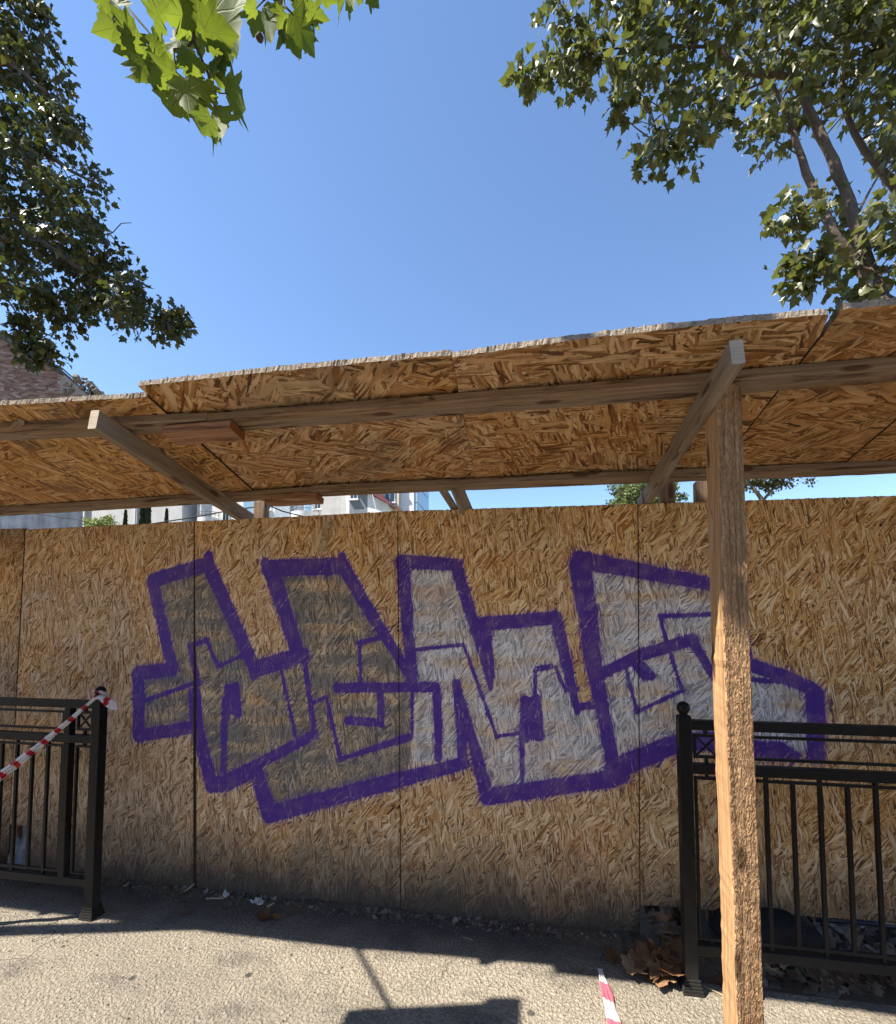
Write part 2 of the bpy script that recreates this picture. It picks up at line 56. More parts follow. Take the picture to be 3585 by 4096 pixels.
PLANE_LEAVES = [(-1.646,1.598,4.004,-1.813,1.608,4.029),(-1.727,1.627,4.108,-1.78,1.588,4.136),(-1.521,1.523,3.847,-1.644,1.539,3.859),(-1.457,1.445,3.717,-1.525,1.467,3.705),(-1.614,1.661,3.973,-1.739,1.637,3.962),(-1.49,1.535,3.735,-1.505,1.516,3.623),(-1.412,1.531,3.776,-1.463,1.516,3.792),(-1.452,1.601,3.853,-1.538,1.594,3.797),(-1.569,1.733,3.975,-1.655,1.749,3.968),(-1.46,1.639,3.828,-1.517,1.673,3.928),(-1.348,1.536,3.656,-1.429,1.491,3.581),(-1.441,1.641,3.796,-1.421,1.611,3.573),(-1.279,1.494,3.564,-1.253,1.508,3.429),(-1.356,1.612,3.729,-1.313,1.66,3.749),(-1.359,1.664,3.732,-1.35,1.673,3.624),(-1.263,1.646,3.589,-1.214,1.636,3.452),(-1.169,1.514,3.41,-1.186,1.486,3.311),(-1.297,1.7,3.642,-1.235,1.686,3.547),(-1.319,1.575,3.935,-1.414,1.511,3.892),(-1.417,1.697,4.126,-1.478,1.656,4.043),(-1.277,1.549,3.939,-1.422,1.559,4.012),(-1.336,1.612,4.047,-1.414,1.627,4.155),(-1.422,1.646,3.919,-1.466,1.657,4.03),(-1.271,1.507,3.693,-1.319,1.505,3.64),(-1.358,1.62,3.813,-1.392,1.654,3.78),(-1.319,1.585,3.717,-1.279,1.6,3.742),(-1.201,1.505,3.757,-1.069,1.518,3.723),(-1.21,1.58,3.922,-1.1,1.574,3.735),(-1.332,1.706,4.146,-1.253,1.708,4.138),(-1.36,1.757,4.095,-1.293,1.782,4.02),(-1.27,1.665,3.856,-1.248,1.686,3.799),(-1.291,1.682,3.898,-1.228,1.664,3.78),(-1.203,1.633,3.678,-1.138,1.619,3.649),(-1.176,1.627,3.638,-1.09,1.607,3.533),(-1.302,1.779,3.824,-1.247,1.766,3.713),(-1.263,1.693,3.762,-1.251,1.675,3.76),(-1.374,1.726,4.01,-1.428,1.729,4.081),(-1.229,1.52,3.818,-1.2,1.561,3.796),(-1.418,1.736,4.096,-1.49,1.765,4.101),(-1.297,1.652,3.794,-1.247,1.629,3.712),(-1.231,1.551,3.602,-1.227,1.596,3.59),(-1.311,1.63,4.037,-1.269,1.603,4.078),(-1.317,1.728,4.203,-1.268,1.747,4.266),(-1.219,1.649,4.086,-1.206,1.642,4.032),(-1.174,1.608,4.033,-1.144,1.59,3.973),(-1.384,1.465,3.787,-1.361,1.5,3.899),(-1.421,1.586,4.002,-1.465,1.579,4.077),(-1.584,1.513,3.955,-1.658,1.521,4.035),(-1.555,1.428,3.845,-1.581,1.41,3.853),(-1.0,1.526,3.828,-1.023,1.486,3.784),(-1.163,1.781,4.208,-1.193,1.798,4.111),(-1.044,1.639,3.986,-1.01,1.655,3.857),(-1.078,1.767,4.184,-1.069,1.759,4.068),(-0.996,1.695,4.081,-1.054,1.7,4.147),(-0.946,1.634,3.949,-0.967,1.635,3.905),(-0.99,1.751,4.103,-0.978,1.802,3.973),(-0.881,1.585,3.849,-0.817,1.646,3.744),(-0.803,1.553,3.811,-0.737,1.59,3.805),(-0.904,1.777,4.165,-0.873,1.753,4.044),(-0.902,1.658,4.023,-0.89,1.696,3.961),(-1.003,1.519,3.853,-1.035,1.523,3.908),(-1.037,1.754,4.079,-1.006,1.763,4.037),(-0.976,1.739,4.144,-0.914,1.721,4.158),(-0.695,1.627,3.937,-0.71,1.616,3.846),(-0.676,1.624,3.935,-0.644,1.618,3.865),(-0.675,1.856,4.274,-0.638,1.872,4.226),(-0.798,1.653,3.99,-0.762,1.635,3.999),(-1.492,1.726,4.099,-1.531,1.711,4.143),(-1.469,1.737,4.125,-1.412,1.746,4.171),(-1.286,1.633,3.893,-1.236,1.682,3.886),(-1.389,1.685,3.923,-1.438,1.688,3.868),(-1.354,1.602,3.687,-1.402,1.633,3.661)]
PLANE_TWIGS = [[(-1.43,1.7,4.77,0.02),(-1.37,1.64,4.26,0.014),(-1.34,1.61,3.99,0.008),(-1.34,1.62,3.89,0.007),(-1.28,1.63,3.75,0.005),(-1.26,1.64,3.67,0.004),(-1.25,1.65,3.58,0.003)],[(-1.49,1.71,4.55,0.01),(-1.67,1.6,4.12,0.006),(-1.54,1.58,3.95,0.004),(-1.5,1.59,3.9,0.003),(-1.55,1.58,3.92,0.002)],[(-1.34,1.62,3.9,0.005),(-1.36,1.6,3.84,0.005),(-1.4,1.58,3.82,0.004),(-1.39,1.59,3.72,0.002)],[(-1.27,1.64,3.71,0.003),(-1.24,1.65,3.68,0.0025),(-1.2,1.65,3.67,0.002)],[(-1.1,1.77,4.7,0.014),(-1.01,1.71,4.19,0.008),(-0.98,1.69,4.06,0.005),(-0.93,1.68,3.99,0.003)],[(-1.01,1.71,4.19,0.005),(-1.07,1.67,4.07,0.003),(-1.08,1.65,4.02,0.002)],[(-0.88,1.81,4.62,0.01),(-0.77,1.75,4.23,0.005),(-0.73,1.72,4.07,0.003)]]
SEED_BALL = (-1.07, 1.66, 3.9)
BUD = [(-1.26,1.65,3.63),(-1.25,1.65,3.61),(-1.25,1.65,3.6),(-1.25,1.65,3.64),(-1.26,1.65,3.62)]

# ------------------------------------------------------------------ helpers
def link(o, parent=None):
    COL.objects.link(o)
    if parent is not None: o.parent = parent
    return o
def mesh_of(name, verts, faces, mats=None, uvs=None, smooth=False, idx=None):
    me = bpy.data.meshes.new(name)
    me.from_pydata([tuple(v) for v in verts], [], [tuple(f) for f in faces])
    for m in (mats if isinstance(mats, (list, tuple)) else [mats]):
        if m: me.materials.append(m)
    if idx is not None: me.polygons.foreach_set('material_index', idx)
    if uvs is not None:
        l = me.uv_layers.new(name='UVMap'); l.data.foreach_set('uv', np.asarray(uvs, dtype=np.float32).ravel())
    if smooth: me.polygons.foreach_set('use_smooth', [True] * len(me.polygons))
    me.update()
    return me
def obj(name, me, parent=None, loc=None, rot=None):
    o = bpy.data.objects.new(name, me)
    if loc is not None: o.location = loc
    if rot is not None: o.rotation_euler = rot
    return link(o, parent)
def thing(name, label, cat, loc=(0, 0, 0), group=None):
    o = bpy.data.objects.new(name, None); o.location = loc; o.empty_display_size = .1
    link(o); tag(o, label, cat, group); return o
def tag(o, label=None, cat=None, group=None, kind=None):
    if label: o['label'] = label
    if cat: o['category'] = cat
    if group: o['group'] = group
    if kind: o['kind'] = kind
    return o
class MB:
    """collects verts, faces and per-corner uv of one mesh"""
    def __init__(s): s.v = []; s.f = []; s.uv = []; s.mi = []
    def quad(s, a, b, c, d, uv=None, mi=0):
        n = len(s.v); s.v += [a, b, c, d]; s.f.append((n, n+1, n+2, n+3))
        s.uv += uv or [(0, 0), (1, 0), (1, 1), (0, 1)]; s.mi.append(mi)
    def box(s, x0, x1, y0, y1, z0, z1, mi=0):
        p = lambda x, y, z: (x, y, z)
        X, Y, Z = x1-x0, y1-y0, z1-z0
        s.quad(p(x0,y0,z0), p(x1,y0,z0), p(x1,y0,z1), p(x0,y0,z1), [(x0,z0),(x1,z0),(x1,z1),(x0,z1)], mi)
        s.quad(p(x1,y1,z0), p(x0,y1,z0), p(x0,y1,z1), p(x1,y1,z1), [(x1,z0),(x0,z0),(x0,z1),(x1,z1)], mi)
        s.quad(p(x0,y1,z0), p(x0,y0,z0), p(x0,y0,z1), p(x0,y1,z1), [(y1,z0),(y0,z0),(y0,z1),(y1,z1)], mi)
        s.quad(p(x1,y0,z0), p(x1,y1,z0), p(x1,y1,z1), p(x1,y0,z1), [(y0,z0),(y1,z0),(y1,z1),(y0,z1)], mi)
        s.quad(p(x0,y0,z1), p(x1,y0,z1), p(x1,y1,z1), p(x0,y1,z1), [(x0,y0),(x1,y0),(x1,y1),(x0,y1)], mi)
        s.quad(p(x0,y1,z0), p(x1,y1,z0), p(x1,y0,z0), p(x0,y0,z0), [(x0,y1),(x1,y1),(x1,y0),(x0,y0)], mi)
        return s
    def poly(s, pts, uv=None, mi=0):
        n = len(s.v); s.v += list(pts); s.f.append(tuple(range(n, n+len(pts)))); s.uv += uv or [(0, 0)]*len(pts); s.mi.append(mi)
    def tube(s, pts, radii, n=8, cap=True, mi=0):
        pts = [Vector(p) for p in pts]; rings = []; L = 0
        ref = None
        for i, p in enumerate(pts):
            d = (pts[min(i+1, len(pts)-1)] - pts[max(i-1, 0)]).normalized()
            if ref is None: ref = d.orthogonal().normalized()
            ref = (ref - d*ref.dot(d)).normalized(); b = d.cross(ref)
            r = radii[i] if hasattr(radii, '__len__') else radii
            if i: L += (p-pts[i-1]).length
            base = len(s.v)
            for k in range(n):
                a = 2*math.pi*k/n; s.v.append(tuple(p + ref*math.cos(a)*r + b*math.sin(a)*r))
            rings.append((base, L, r))
        for (a, la, ra), (b_, lb, rb) in zip(rings, rings[1:]):
            for k in range(n):
                k2 = (k+1) % n
                s.f.append((a+k, a+k2, b_+k2, b_+k)); s.mi.append(mi)
                c = 2*math.pi*max(ra, rb)
                s.uv += [(la, k/n*c), (la, (k+1)/n*c), (lb, (k+1)/n*c), (lb, k/n*c)]
        if cap:
            s.f.append(tuple(rings[0][0]+k for k in range(n))[::-1]); s.uv += [(0, 0)]*n; s.mi.append(mi)
            s.f.append(tuple(rings[-1][0]+k for k in range(n))); s.uv += [(0, 0)]*n; s.mi.append(mi)
        return s
    def build(s, name, mat, parent=None, smooth=False, loc=None):
        me = mesh_of(name, s.v, s.f, mat, s.uv, smooth, s.mi if isinstance(mat, (list, tuple)) else None)
        return obj(name, me, parent, loc)
def box_obj(name, x0, x1, y0, y1, z0, z1, mat, parent=None, bevel=0):
    o = MB().box(x0, x1, y0, y1, z0, z1).build(name, mat, parent)
    if bevel: add_bevel(o, bevel)
    return o
def add_bevel(o, w, seg=2):
    bm = bmesh.new(); bm.from_mesh(o.data)
    bmesh.ops.remove_doubles(bm, verts=bm.verts, dist=1e-5)
    bmesh.ops.bevel(bm, geom=bm.edges[:], offset=w, segments=seg, affect='EDGES', profile=.5, clamp_overlap=True)
    bm.to_mesh(o.data); bm.free()
def lumber(name, p0, p1, w, h, mat, parent, up=(0, 0, 1), seg=None, jit=.0012, cham=.003, seed=0, twist=0):
    """a sawn piece of timber from p0 to p1 (centre line), chamfered and slightly uneven"""
    r = random.Random(seed); p0, p1 = Vector(p0), Vector(p1); d = (p1-p0); L = d.length; d.normalize()
    up = Vector(up); up = (up - d*up.dot(d)).normalized(); side = d.cross(up)
    seg = seg or max(2, int(L/.06)); c = cham
    sec = [(-w/2+c, -h/2), (w/2-c, -h/2), (w/2, -h/2+c), (w/2, h/2-c), (w/2-c, h/2), (-w/2+c, h/2), (-w/2, h/2-c), (-w/2, -h/2+c)]
    per = [0]
    for i in range(8):
        a, b = sec[i], sec[(i+1) % 8]; per.append(per[-1] + math.hypot(a[0]-b[0], a[1]-b[1]))
    m = MB(); ph = [r.uniform(0, 6) for _ in range(6)]; off = r.uniform(0, 20)
    for i in range(seg+1):
        t = i/seg*L; q = p0 + d*t
        bx = .0015*math.sin(t*2.1+ph[0]) + .001*math.sin(t*5+ph[1]); bz = .0015*math.sin(t*1.7+ph[2])
        for (a, b) in sec:
            m.v.append(tuple(q + side*(a+bx+r.gauss(0, jit*.5)) + up*(b+bz+r.gauss(0, jit*.5))))
    for i in range(seg):
        u0, u1 = off+i/seg*L, off+(i+1)/seg*L
        for k in range(8):
            k2 = (k+1) % 8
            m.f.append((i*8+k, i*8+8+k, i*8+8+k2, i*8+k2)); m.mi.append(0)
            m.uv += [(u0, per[k]), (u1, per[k]), (u1, per[k+1]), (u0, per[k+1])]
    m.f.append(tuple(range(8))); m.uv += [(sec[k][0]+off, sec[k][1]) for k in range(8)]; m.mi.append(1)
    n = seg*8; m.f.append(tuple(n+k for k in range(8))[::-1]); m.uv += [(sec[k][0]+off, sec[k][1]) for k in range(8)][::-1]; m.mi.append(1)
    return m.build(name, mat, parent)

# ------------------------------------------------------------------ materials
class NT:
    def __init__(s, name):
        s.m = bpy.data.materials.new(name); s.m.use_nodes = True; s.t = s.m.node_tree; s.n = s.t.nodes; s.l = s.t.links
        s.n.clear(); s.out = s.n.new('ShaderNodeOutputMaterial')
    def new(s, typ, **k):
        x = s.n.new(typ)
        for a, b in k.items(): setattr(x, a, b)
        return x
    def set(s, sock, val):
        if isinstance(val, bpy.types.NodeSocket): s.l.new(val, sock)
        elif val is not None:
            if sock.type == 'RGBA' and len(val) == 3: val = (*val, 1)
            sock.default_value = val
    def math(s, op, a, b=None, c=None, clamp=False):
        x = s.new('ShaderNodeMath', operation=op, use_clamp=clamp)
        for i, v in enumerate((a, b, c)):
            if v is not None: s.set(x.inputs[i], v)
        return x.outputs[0]
    def mix(s, f, a, b, blend='MIX'):
        x = s.new('ShaderNodeMix', data_type='RGBA', blend_type=blend)
        s.set(x.inputs[0], f); s.set(x.inputs[6], a); s.set(x.inputs[7], b); return x.outputs[2]
    def ramp(s, f, stops, interp='LINEAR'):
        x = s.new('ShaderNodeValToRGB'); cr = x.color_ramp; cr.interpolation = interp
        while len(cr.elements) < len(stops): cr.elements.new(.5)
        for e, (p, c) in zip(cr.elements, stops): e.position = p; e.color = (*c, 1) if len(c) == 3 else c
        s.set(x.inputs[0], f); return x.outputs[0]
    def fr(s, f, a, b, c=0, d=1):
        x = s.new('ShaderNodeMapRange'); x.clamp = True
        for i, v in enumerate((f, a, b, c, d)): s.set(x.inputs[i], v)
        return x.outputs[0]
    def noise(s, vec, scale, detail=3, rough=.55, dist=0, col=False):
        x = s.new('ShaderNodeTexNoise'); s.set(x.inputs['Vector'], vec)
        x.inputs['Scale'].default_value = scale; x.inputs['Detail'].default_value = detail
        x.inputs['Roughness'].default_value = rough; x.inputs['Distortion'].default_value = dist
        return x.outputs[1 if col else 0]
    def voro(s, vec, scale, feature='F1', dim='3D', rnd=1):
        x = s.new('ShaderNodeTexVoronoi', feature=feature, voronoi_dimensions=dim); s.set(x.inputs['Vector'], vec)
        x.inputs['Scale'].default_value = scale; x.inputs['Randomness'].default_value = rnd; return x
    def mapping(s, vec, scale=(1, 1, 1), rot=(0, 0, 0), loc=(0, 0, 0), typ='POINT'):
        x = s.new('ShaderNodeMapping', vector_type=typ); s.set(x.inputs[0], vec)
        s.set(x.inputs['Location'], loc); s.set(x.inputs['Rotation'], rot); s.set(x.inputs['Scale'], scale); return x.outputs[0]
    def uv(s): return s.new('ShaderNodeUVMap', uv_map='UVMap').outputs[0]
    def pos(s): return s.new('ShaderNodeNewGeometry').outputs['Position']
    def objc(s): return s.new('ShaderNodeTexCoord').outputs['Object']
    def rnd(s): return s.new('ShaderNodeObjectInfo').outputs['Random']
    def attr(s, name): return s.new('ShaderNodeAttribute', attribute_name=name).outputs['Fac']
    def sep(s, v):
        x = s.new('ShaderNodeSeparateXYZ'); s.set(x.inputs[0], v); return x.outputs
    def comb(s, x=0, y=0, z=0):
        n = s.new('ShaderNodeCombineXYZ'); s.set(n.inputs[0], x); s.set(n.inputs[1], y); s.set(n.inputs[2], z); return n.outputs[0]
    def vadd(s, a, b):
        x = s.new('ShaderNodeVectorMath', operation='ADD'); s.set(x.inputs[0], a); s.set(x.inputs[1], b); return x.outputs[0]
    def bump(s, h, strength=.5, dist=.01, normal=None):
        x = s.new('ShaderNodeBump'); x.inputs['Strength'].default_value = strength; x.inputs['Distance'].default_value = dist
        s.set(x.inputs['Height'], h)
        if normal: s.l.new(normal, x.inputs['Normal'])
        return x.outputs[0]
    def finish(s, col, rough=.8, normal=None, spec=.3, metal=0, trans=None):
        b = s.new('ShaderNodeBsdfPrincipled'); s.set(b.inputs['Base Color'], col); s.set(b.inputs['Roughness'], rough)
        s.set(b.inputs['Specular IOR Level'], spec); s.set(b.inputs['Metallic'], metal)
        if normal: s.l.new(normal, b.inputs['Normal'])
        sh = b.outputs[0]
        if trans:
            t = s.new('ShaderNodeBsdfTranslucent'); s.set(t.inputs[0], trans[1])
            if normal: s.l.new(normal, t.inputs['Normal'])
            a = s.new('ShaderNodeMixShader'); s.set(a.inputs[0], trans[0]); s.l.new(sh, a.inputs[1]); s.l.new(t.outputs[0], a.inputs[2]); sh = a.outputs[0]
        s.l.new(sh, s.out.inputs['Surface']); return s.m

def strand_group():
    """wood flakes of an oriented strand board: many layers of long, randomly shaped cells at different angles"""
    g = bpy.data.node_groups.new('osb_strands', 'ShaderNodeTree')
    g.interface.new_socket('Vector', in_out='INPUT', socket_type='NodeSocketVector')
    for n in ('Tone', 'Edge', 'Height', 'Warm'): g.interface.new_socket(n, in_out='OUTPUT', socket_type='NodeSocketFloat')
    s = NT.__new__(NT); s.t = g; s.n = g.nodes; s.l = g.links
    gi = s.new('NodeGroupInput'); go = s.new('NodeGroupOutput'); v = gi.outputs[0]
    wob = s.noise(v, 9, 2, .5, 0, True)
    wv = s.new('ShaderNodeVectorMath', operation='MULTIPLY_ADD'); s.l.new(wob, wv.inputs[0]); wv.inputs[1].default_value = (.02, .02, 0); s.l.new(v, wv.inputs[2]); v = wv.outputs[0]
    r = random.Random(5)
    tone = edge = hgt = warm = None
    ANG = (90, 64, 118, 84, 15, 104, 132, 165, 94, 50, 110, 80, 98, 72, 108)
    N = len(ANG)
    for i, deg in enumerate(ANG):
        ang = math.radians(deg + r.uniform(-6, 6))
        L, W = r.uniform(.035, .085), r.uniform(.0042, .0085)
        if i in (4, 7): L, W = r.uniform(.04, .06), r.uniform(.007, .012)
        if i >= N-2: L, W = r.uniform(.07, .10), r.uniform(.009, .014)
        mv = s.mapping(v, (L, W, 1), (0, 0, ang), (r.uniform(0, 9), r.uniform(0, 9), 0), 'TEXTURE')
        vo = s.voro(mv, 1, 'F1', '2D', 1)
        c = s.new('ShaderNodeSeparateColor'); s.l.new(vo.outputs['Color'], c.inputs[0])
        if tone is None: tone, edge, hgt, warm = c.outputs[1], vo.outputs['Distance'], c.outputs[2], c.outputs[0]; continue
        thr = (.56, .62, .70)[i % 3] if i < N-2 else .95
        p = s.math('GREATER_THAN', c.outputs[0], thr)
        def over(a, b): return s.math('MULTIPLY_ADD', p, s.math('SUBTRACT', b, a), a)
        tone = over(tone, c.outputs[1] if i < N-2 else s.math('MULTIPLY_ADD', c.outputs[1], .45, .5)); edge = over(edge, vo.outputs['Distance'])
        warm = over(warm, s.math('FRACT', s.math('MULTIPLY', c.outputs[2], 7.3)))
    for k, x in enumerate((tone, edge, hgt, warm)): s.l.new(x, go.inputs[k])
    return g
STRANDS = strand_group()

def osb_material(name, ramp, painted=False, size=1.0, wear=.5, warmc=(.42, .2, .06), grime=False, stain=0):
    s = NT(name); uv = s.uv()
    vec = s.vadd(uv, s.comb(s.math('MULTIPLY', s.rnd(), 37.0), s.math('MULTIPLY', s.rnd(), 11.0), 0))
    turn = s.comb(0, 0, 0 if painted else s.math('MULTIPLY', s.sep(s.new('ShaderNodeObjectInfo').outputs['Color'])[2], math.pi))
    g = s.new('ShaderNodeGroup'); g.node_tree = STRANDS; s.l.new(s.mapping(vec, (1/size, 1/size, 1), turn), g.inputs[0])
    tone, edge, hgt, warm = g.outputs
    if True:      # patches of flakes lying the other way
        tv = s.new('ShaderNodeVectorMath', operation='ADD'); s.l.new(turn, tv.inputs[0]); tv.inputs[1].default_value = (0, 0, .8 if painted else 1.25)
        g2 = s.new('ShaderNodeGroup'); g2.node_tree = STRANDS; s.l.new(s.mapping(vec, (.85/size, .85/size, 1), tv.outputs[0], (3.3, 1.7, 0)), g2.inputs[0])
        pk = s.voro(s.vadd(s.mapping(vec, (21, 15, 1) if painted else (11, 17, 1)), s.noise(vec, 14, 2, .5, 0, True)), 1, 'F1', '2D')
        sel = s.math('GREATER_THAN', s.sep(pk.outputs['Color'])[0], .6 if painted else .48)
        bl = lambda a, b: s.math('MULTIPLY_ADD', sel, s.math('SUBTRACT', b, a), a)
        tone, edge, warm = bl(tone, g2.outputs[0]), bl(edge, g2.outputs[1]), bl(warm, g2.outputs[3])
    fine = s.noise(s.mapping(vec, (160, 34, 1)), 1, 4, .6, 1.2)
    f = s.math('ADD', s.math('MULTIPLY', tone, .72), s.math('MULTIPLY', fine, .36))
    col = s.ramp(f, ramp)
    col = s.mix(s.math('MULTIPLY', s.fr(warm, .55, .95), .45), col, warmc)
    dark = s.fr(edge, .45, .85, 0, .5)
    col = s.mix(dark, col, (.05, .03, .015), 'MIX')
    big = s.noise(vec, 1.7, 4, .6)
    oc = s.sep(s.new('ShaderNodeObjectInfo').outputs['Color'])
    bsum = s.math('ADD', big, s.math('MULTIPLY', tone, .25))
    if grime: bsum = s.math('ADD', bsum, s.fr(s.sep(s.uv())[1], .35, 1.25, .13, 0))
    bleach = s.math('MULTIPLY', s.fr(bsum, .47, .76), s.math('MULTIPLY', oc[0], wear))
    col = s.mix(bleach, col, s.mix(s.fr(f, .25, .8), (.15, .115, .08), (.60, .50, .385)))
    col = s.mix(s.math('SUBTRACT', 1, oc[1]), col, (.62, .45, .30), 'MULTIPLY')
    patch = s.noise(s.vadd(vec, s.comb(5, 3, 0)), 2.6, 3, .5)
    col = s.mix(s.fr(patch, .5, .75, 0, .22), col, (.45, .25, .11), 'MULTIPLY')
    knots = s.voro(s.mapping(vec, (7, 7, 7)), 1, 'F1', '2D')
    kn = s.math('MULTIPLY', s.math('LESS_THAN', knots.outputs['Distance'], .05), s.math('GREATER_THAN', s.noise(vec, 4), .5))
    col = s.mix(s.math('MULTIPLY', kn, .8), col, (.03, .02, .012))
    if stain:
        sn = s.noise(s.mapping(vec, (1.3, 2.2, 1)), 1.4, 4, .6)
        col = s.mix(s.fr(sn, .55, .7, 0, stain), col, (.10, .075, .05))
    bh = s.noise(s.mapping(vec, (170, 30, 1), (0, 0, .3)), 1, 2, .6, 1.5)
    rough = .75
    if painted:
        rag = s.math('ADD', s.math('MULTIPLY', tone, .5), s.math('MULTIPLY', fine, .5))
        band = s.noise(s.mapping(s.uv(), (2.2, 15, 1)), 1, 2, .5)
        blot = s.noise(s.uv(), 5, 3, .6)
        cover = s.math('ADD', s.math('MULTIPLY', s.math('SUBTRACT', band, .5), 1.25), s.math('ADD', s.math('MULTIPLY', s.math('SUBTRACT', blot, .5), 1.1), .65))
        for at, c0, c1, lo, hi in (('grey', (.085, .085, .082), (.21, .205, .19), .28, .85), ('silver', (.24, .24, .245), (.78, .78, .79), .28, .84)):
            a = s.attr(at)
            cv = s.math('MULTIPLY', a, s.fr(s.math('ADD', s.math('MULTIPLY', a, .12), s.math('SUBTRACT', s.math('ADD', cover, .26), s.math('MULTIPLY', rag, .62))), lo, hi, .06, .92))
            col = s.mix(cv, col, s.mix(s.fr(f, .22, .85), c0, c1))
        a = s.attr('edge_grey')
        col = s.mix(s.math('MULTIPLY', a, s.fr(rag, .2, .8, 1, .55)), col, (.13, .13, .125))
        a = s.attr('purple')
        pc = s.math('MULTIPLY', s.fr(s.math('SUBTRACT', s.math('MULTIPLY', a, 1.5), s.math('MULTIPLY', s.fr(rag, .25, .9), .55)), 0, .55), 1.0)
        dens = s.noise(s.uv(), 11, 3, .6)
        pc = s.math('MULTIPLY', pc, s.fr(dens, .3, .55, .86, 1))
        pc = s.math('MULTIPLY', pc, s.fr(s.math('MULTIPLY', s.fr(tone, .9, .98), s.fr(fine, .45, .6)), 0, 1, 1, .5))
        col = s.mix(pc, col, s.mix(s.noise(s.uv(), 7, 2), (.058, .019, .20), (.085, .03, .27)))
        rough = s.fr(pc, 0, 1, .78, .55)
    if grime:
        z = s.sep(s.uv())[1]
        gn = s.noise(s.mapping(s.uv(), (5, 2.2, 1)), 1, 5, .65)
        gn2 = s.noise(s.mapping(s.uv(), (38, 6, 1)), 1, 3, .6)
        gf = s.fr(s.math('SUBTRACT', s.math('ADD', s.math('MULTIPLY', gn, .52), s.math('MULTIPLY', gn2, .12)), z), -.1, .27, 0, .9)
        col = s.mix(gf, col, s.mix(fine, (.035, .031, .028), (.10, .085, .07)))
    n = s.bump(bh, .6, .0035)
    return s.finish(col, rough, n, .25)

OSB_RAMP = [(.18, (.09, .038, .011)), (.33, (.36, .165, .045)), (.50, (.61, .325, .105)), (.67, (.76, .475, .19)), (.84, (.88, .69, .40))]
ROOF_RAMP = [(.18, (.07, .028, .008)), (.36, (.26, .115, .03)), (.56, (.44, .225, .068)), (.76, (.57, .34, .13)), (.92, (.68, .47, .23))]
M_WALL = osb_material('osb_wall', OSB_RAMP, True, 1.0, .68, (.52, .25, .065), True)
M_ROOF = osb_material('osb_roof', ROOF_RAMP, False, 1.75, .45, (.46, .19, .04), False, .6)
def plain0(name, c0, c1):
    s = NT(name); n = s.noise(s.pos(), 60, 3); return s.finish(s.mix(n, c0, c1), .95, None, .05)
def edge_material():
    s = NT('osb_edge'); uv = s.uv()
    f = s.noise(s.mapping(uv, (45, 420, 1)), 1, 4, .7)
    f2 = s.noise(uv, 60, 3)
    col = s.ramp(s.math('ADD', s.math('MULTIPLY', f, .8), s.math('MULTIPLY', f2, .25)), [(.34, (.05, .04, .03)), (.5, (.27, .22, .17)), (.72, (.50, .43, .35))])
    return s.finish(col, .9, s.bump(f, .8, .004), .1)
M_EDGE = edge_material()
M_RIM = plain0('board_rim', (.035, .024, .015), (.11, .075, .045))

def wood_material(name, c0, c1, c2, grain=1.0, stain=.6, bump=.4, rough=.75, knots=True, crinkle=0, grey=0):
    s = NT(name); uv = s.uv()
    vec = s.vadd(uv, s.comb(s.math('MULTIPLY', s.rnd(), 13.0), s.math('MULTIPLY', s.rnd(), 3.0), 0))
    warp = s.noise(s.mapping(vec, (2.2, 9, 1)), 1, 2, .5)
    wv = s.vadd(vec, s.comb(0, s.math('MULTIPLY', warp, .03), 0))
    g1 = s.noise(s.mapping(wv, (3.0, 95*grain, 1)), 1, 5, .62, .3)
    g2 = s.noise(s.mapping(wv, (9, 340*grain, 1)), 1, 3, .6)
    f = s.math('ADD', s.math('MULTIPLY', g1, .8), s.math('MULTIPLY', g2, .25))
    col = s.ramp(f, [(.32, c0), (.52, c1), (.72, c2)])
    if grey:
        gm = s.fr(s.noise(s.mapping(vec, (1.6, 14, 1)), 1, 3, .6), .4, .65, 0, grey)
        col = s.mix(gm, col, s.mix(g1, (.13, .115, .10), (.33, .30, .265)))
    st = s.noise(s.mapping(vec, (2.6, 26, 1)), 1, 4, .65, .5)
    col = s.mix(s.fr(st, .53, .68, 0, stain), col, (.055, .024, .011))
    if knots:
        kv = s.voro(s.mapping(vec, (3.1, 11, 1)), 1, 'F1', '2D')
        k = s.math('MULTIPLY', s.fr(kv.outputs['Distance'], .10, .17, 1, 0), s.math('GREATER_THAN', s.sep(kv.outputs['Color'])[0], .62))
        col = s.mix(s.math('MULTIPLY', k, .85), col, (.065, .028, .013))
    cr = s.voro(s.mapping(wv, (1.1, 30, 1)), 1, 'DISTANCE_TO_EDGE', '2D')
    ck = s.math('MULTIPLY', s.fr(cr.outputs['Distance'], 0, .02, 1, 0), s.math('GREATER_THAN', s.noise(vec, 5), .58))
    col = s.mix(s.math('MULTIPLY', ck, .8), col, (.02, .012, .008))
    h = s.math('SUBTRACT', f, s.math('MULTIPLY', ck, .8))
    n = s.bump(h, bump, .004)
    if crinkle:
        cv = s.noise(s.mapping(wv, (46, 150, 1)), 1, 2, .5, .7)
        cv2 = s.noise(s.mapping(wv, (14, 240, 1)), 1, 2, .5)
        hh = s.math('ADD', s.fr(cv, .36, .62), s.math('MULTIPLY', cv2, .55))
        n = s.bump(hh, crinkle, .006)
        col = s.mix(s.fr(cv, .34, .52, .42, 0), col, (.10, .045, .018))
        stk = s.noise(s.mapping(wv, (.9, 60, 1)), 1, 3, .6)
        col = s.mix(s.fr(stk, .5, .66, 0, .65), col, (.085, .05, .036))
    return s.finish(col, rough, n, .2)
M_BEAM = wood_material('lumber', (.125, .075, .042), (.235, .15, .09), (.33, .23, .15), 1, .92, .4, grey=.5)
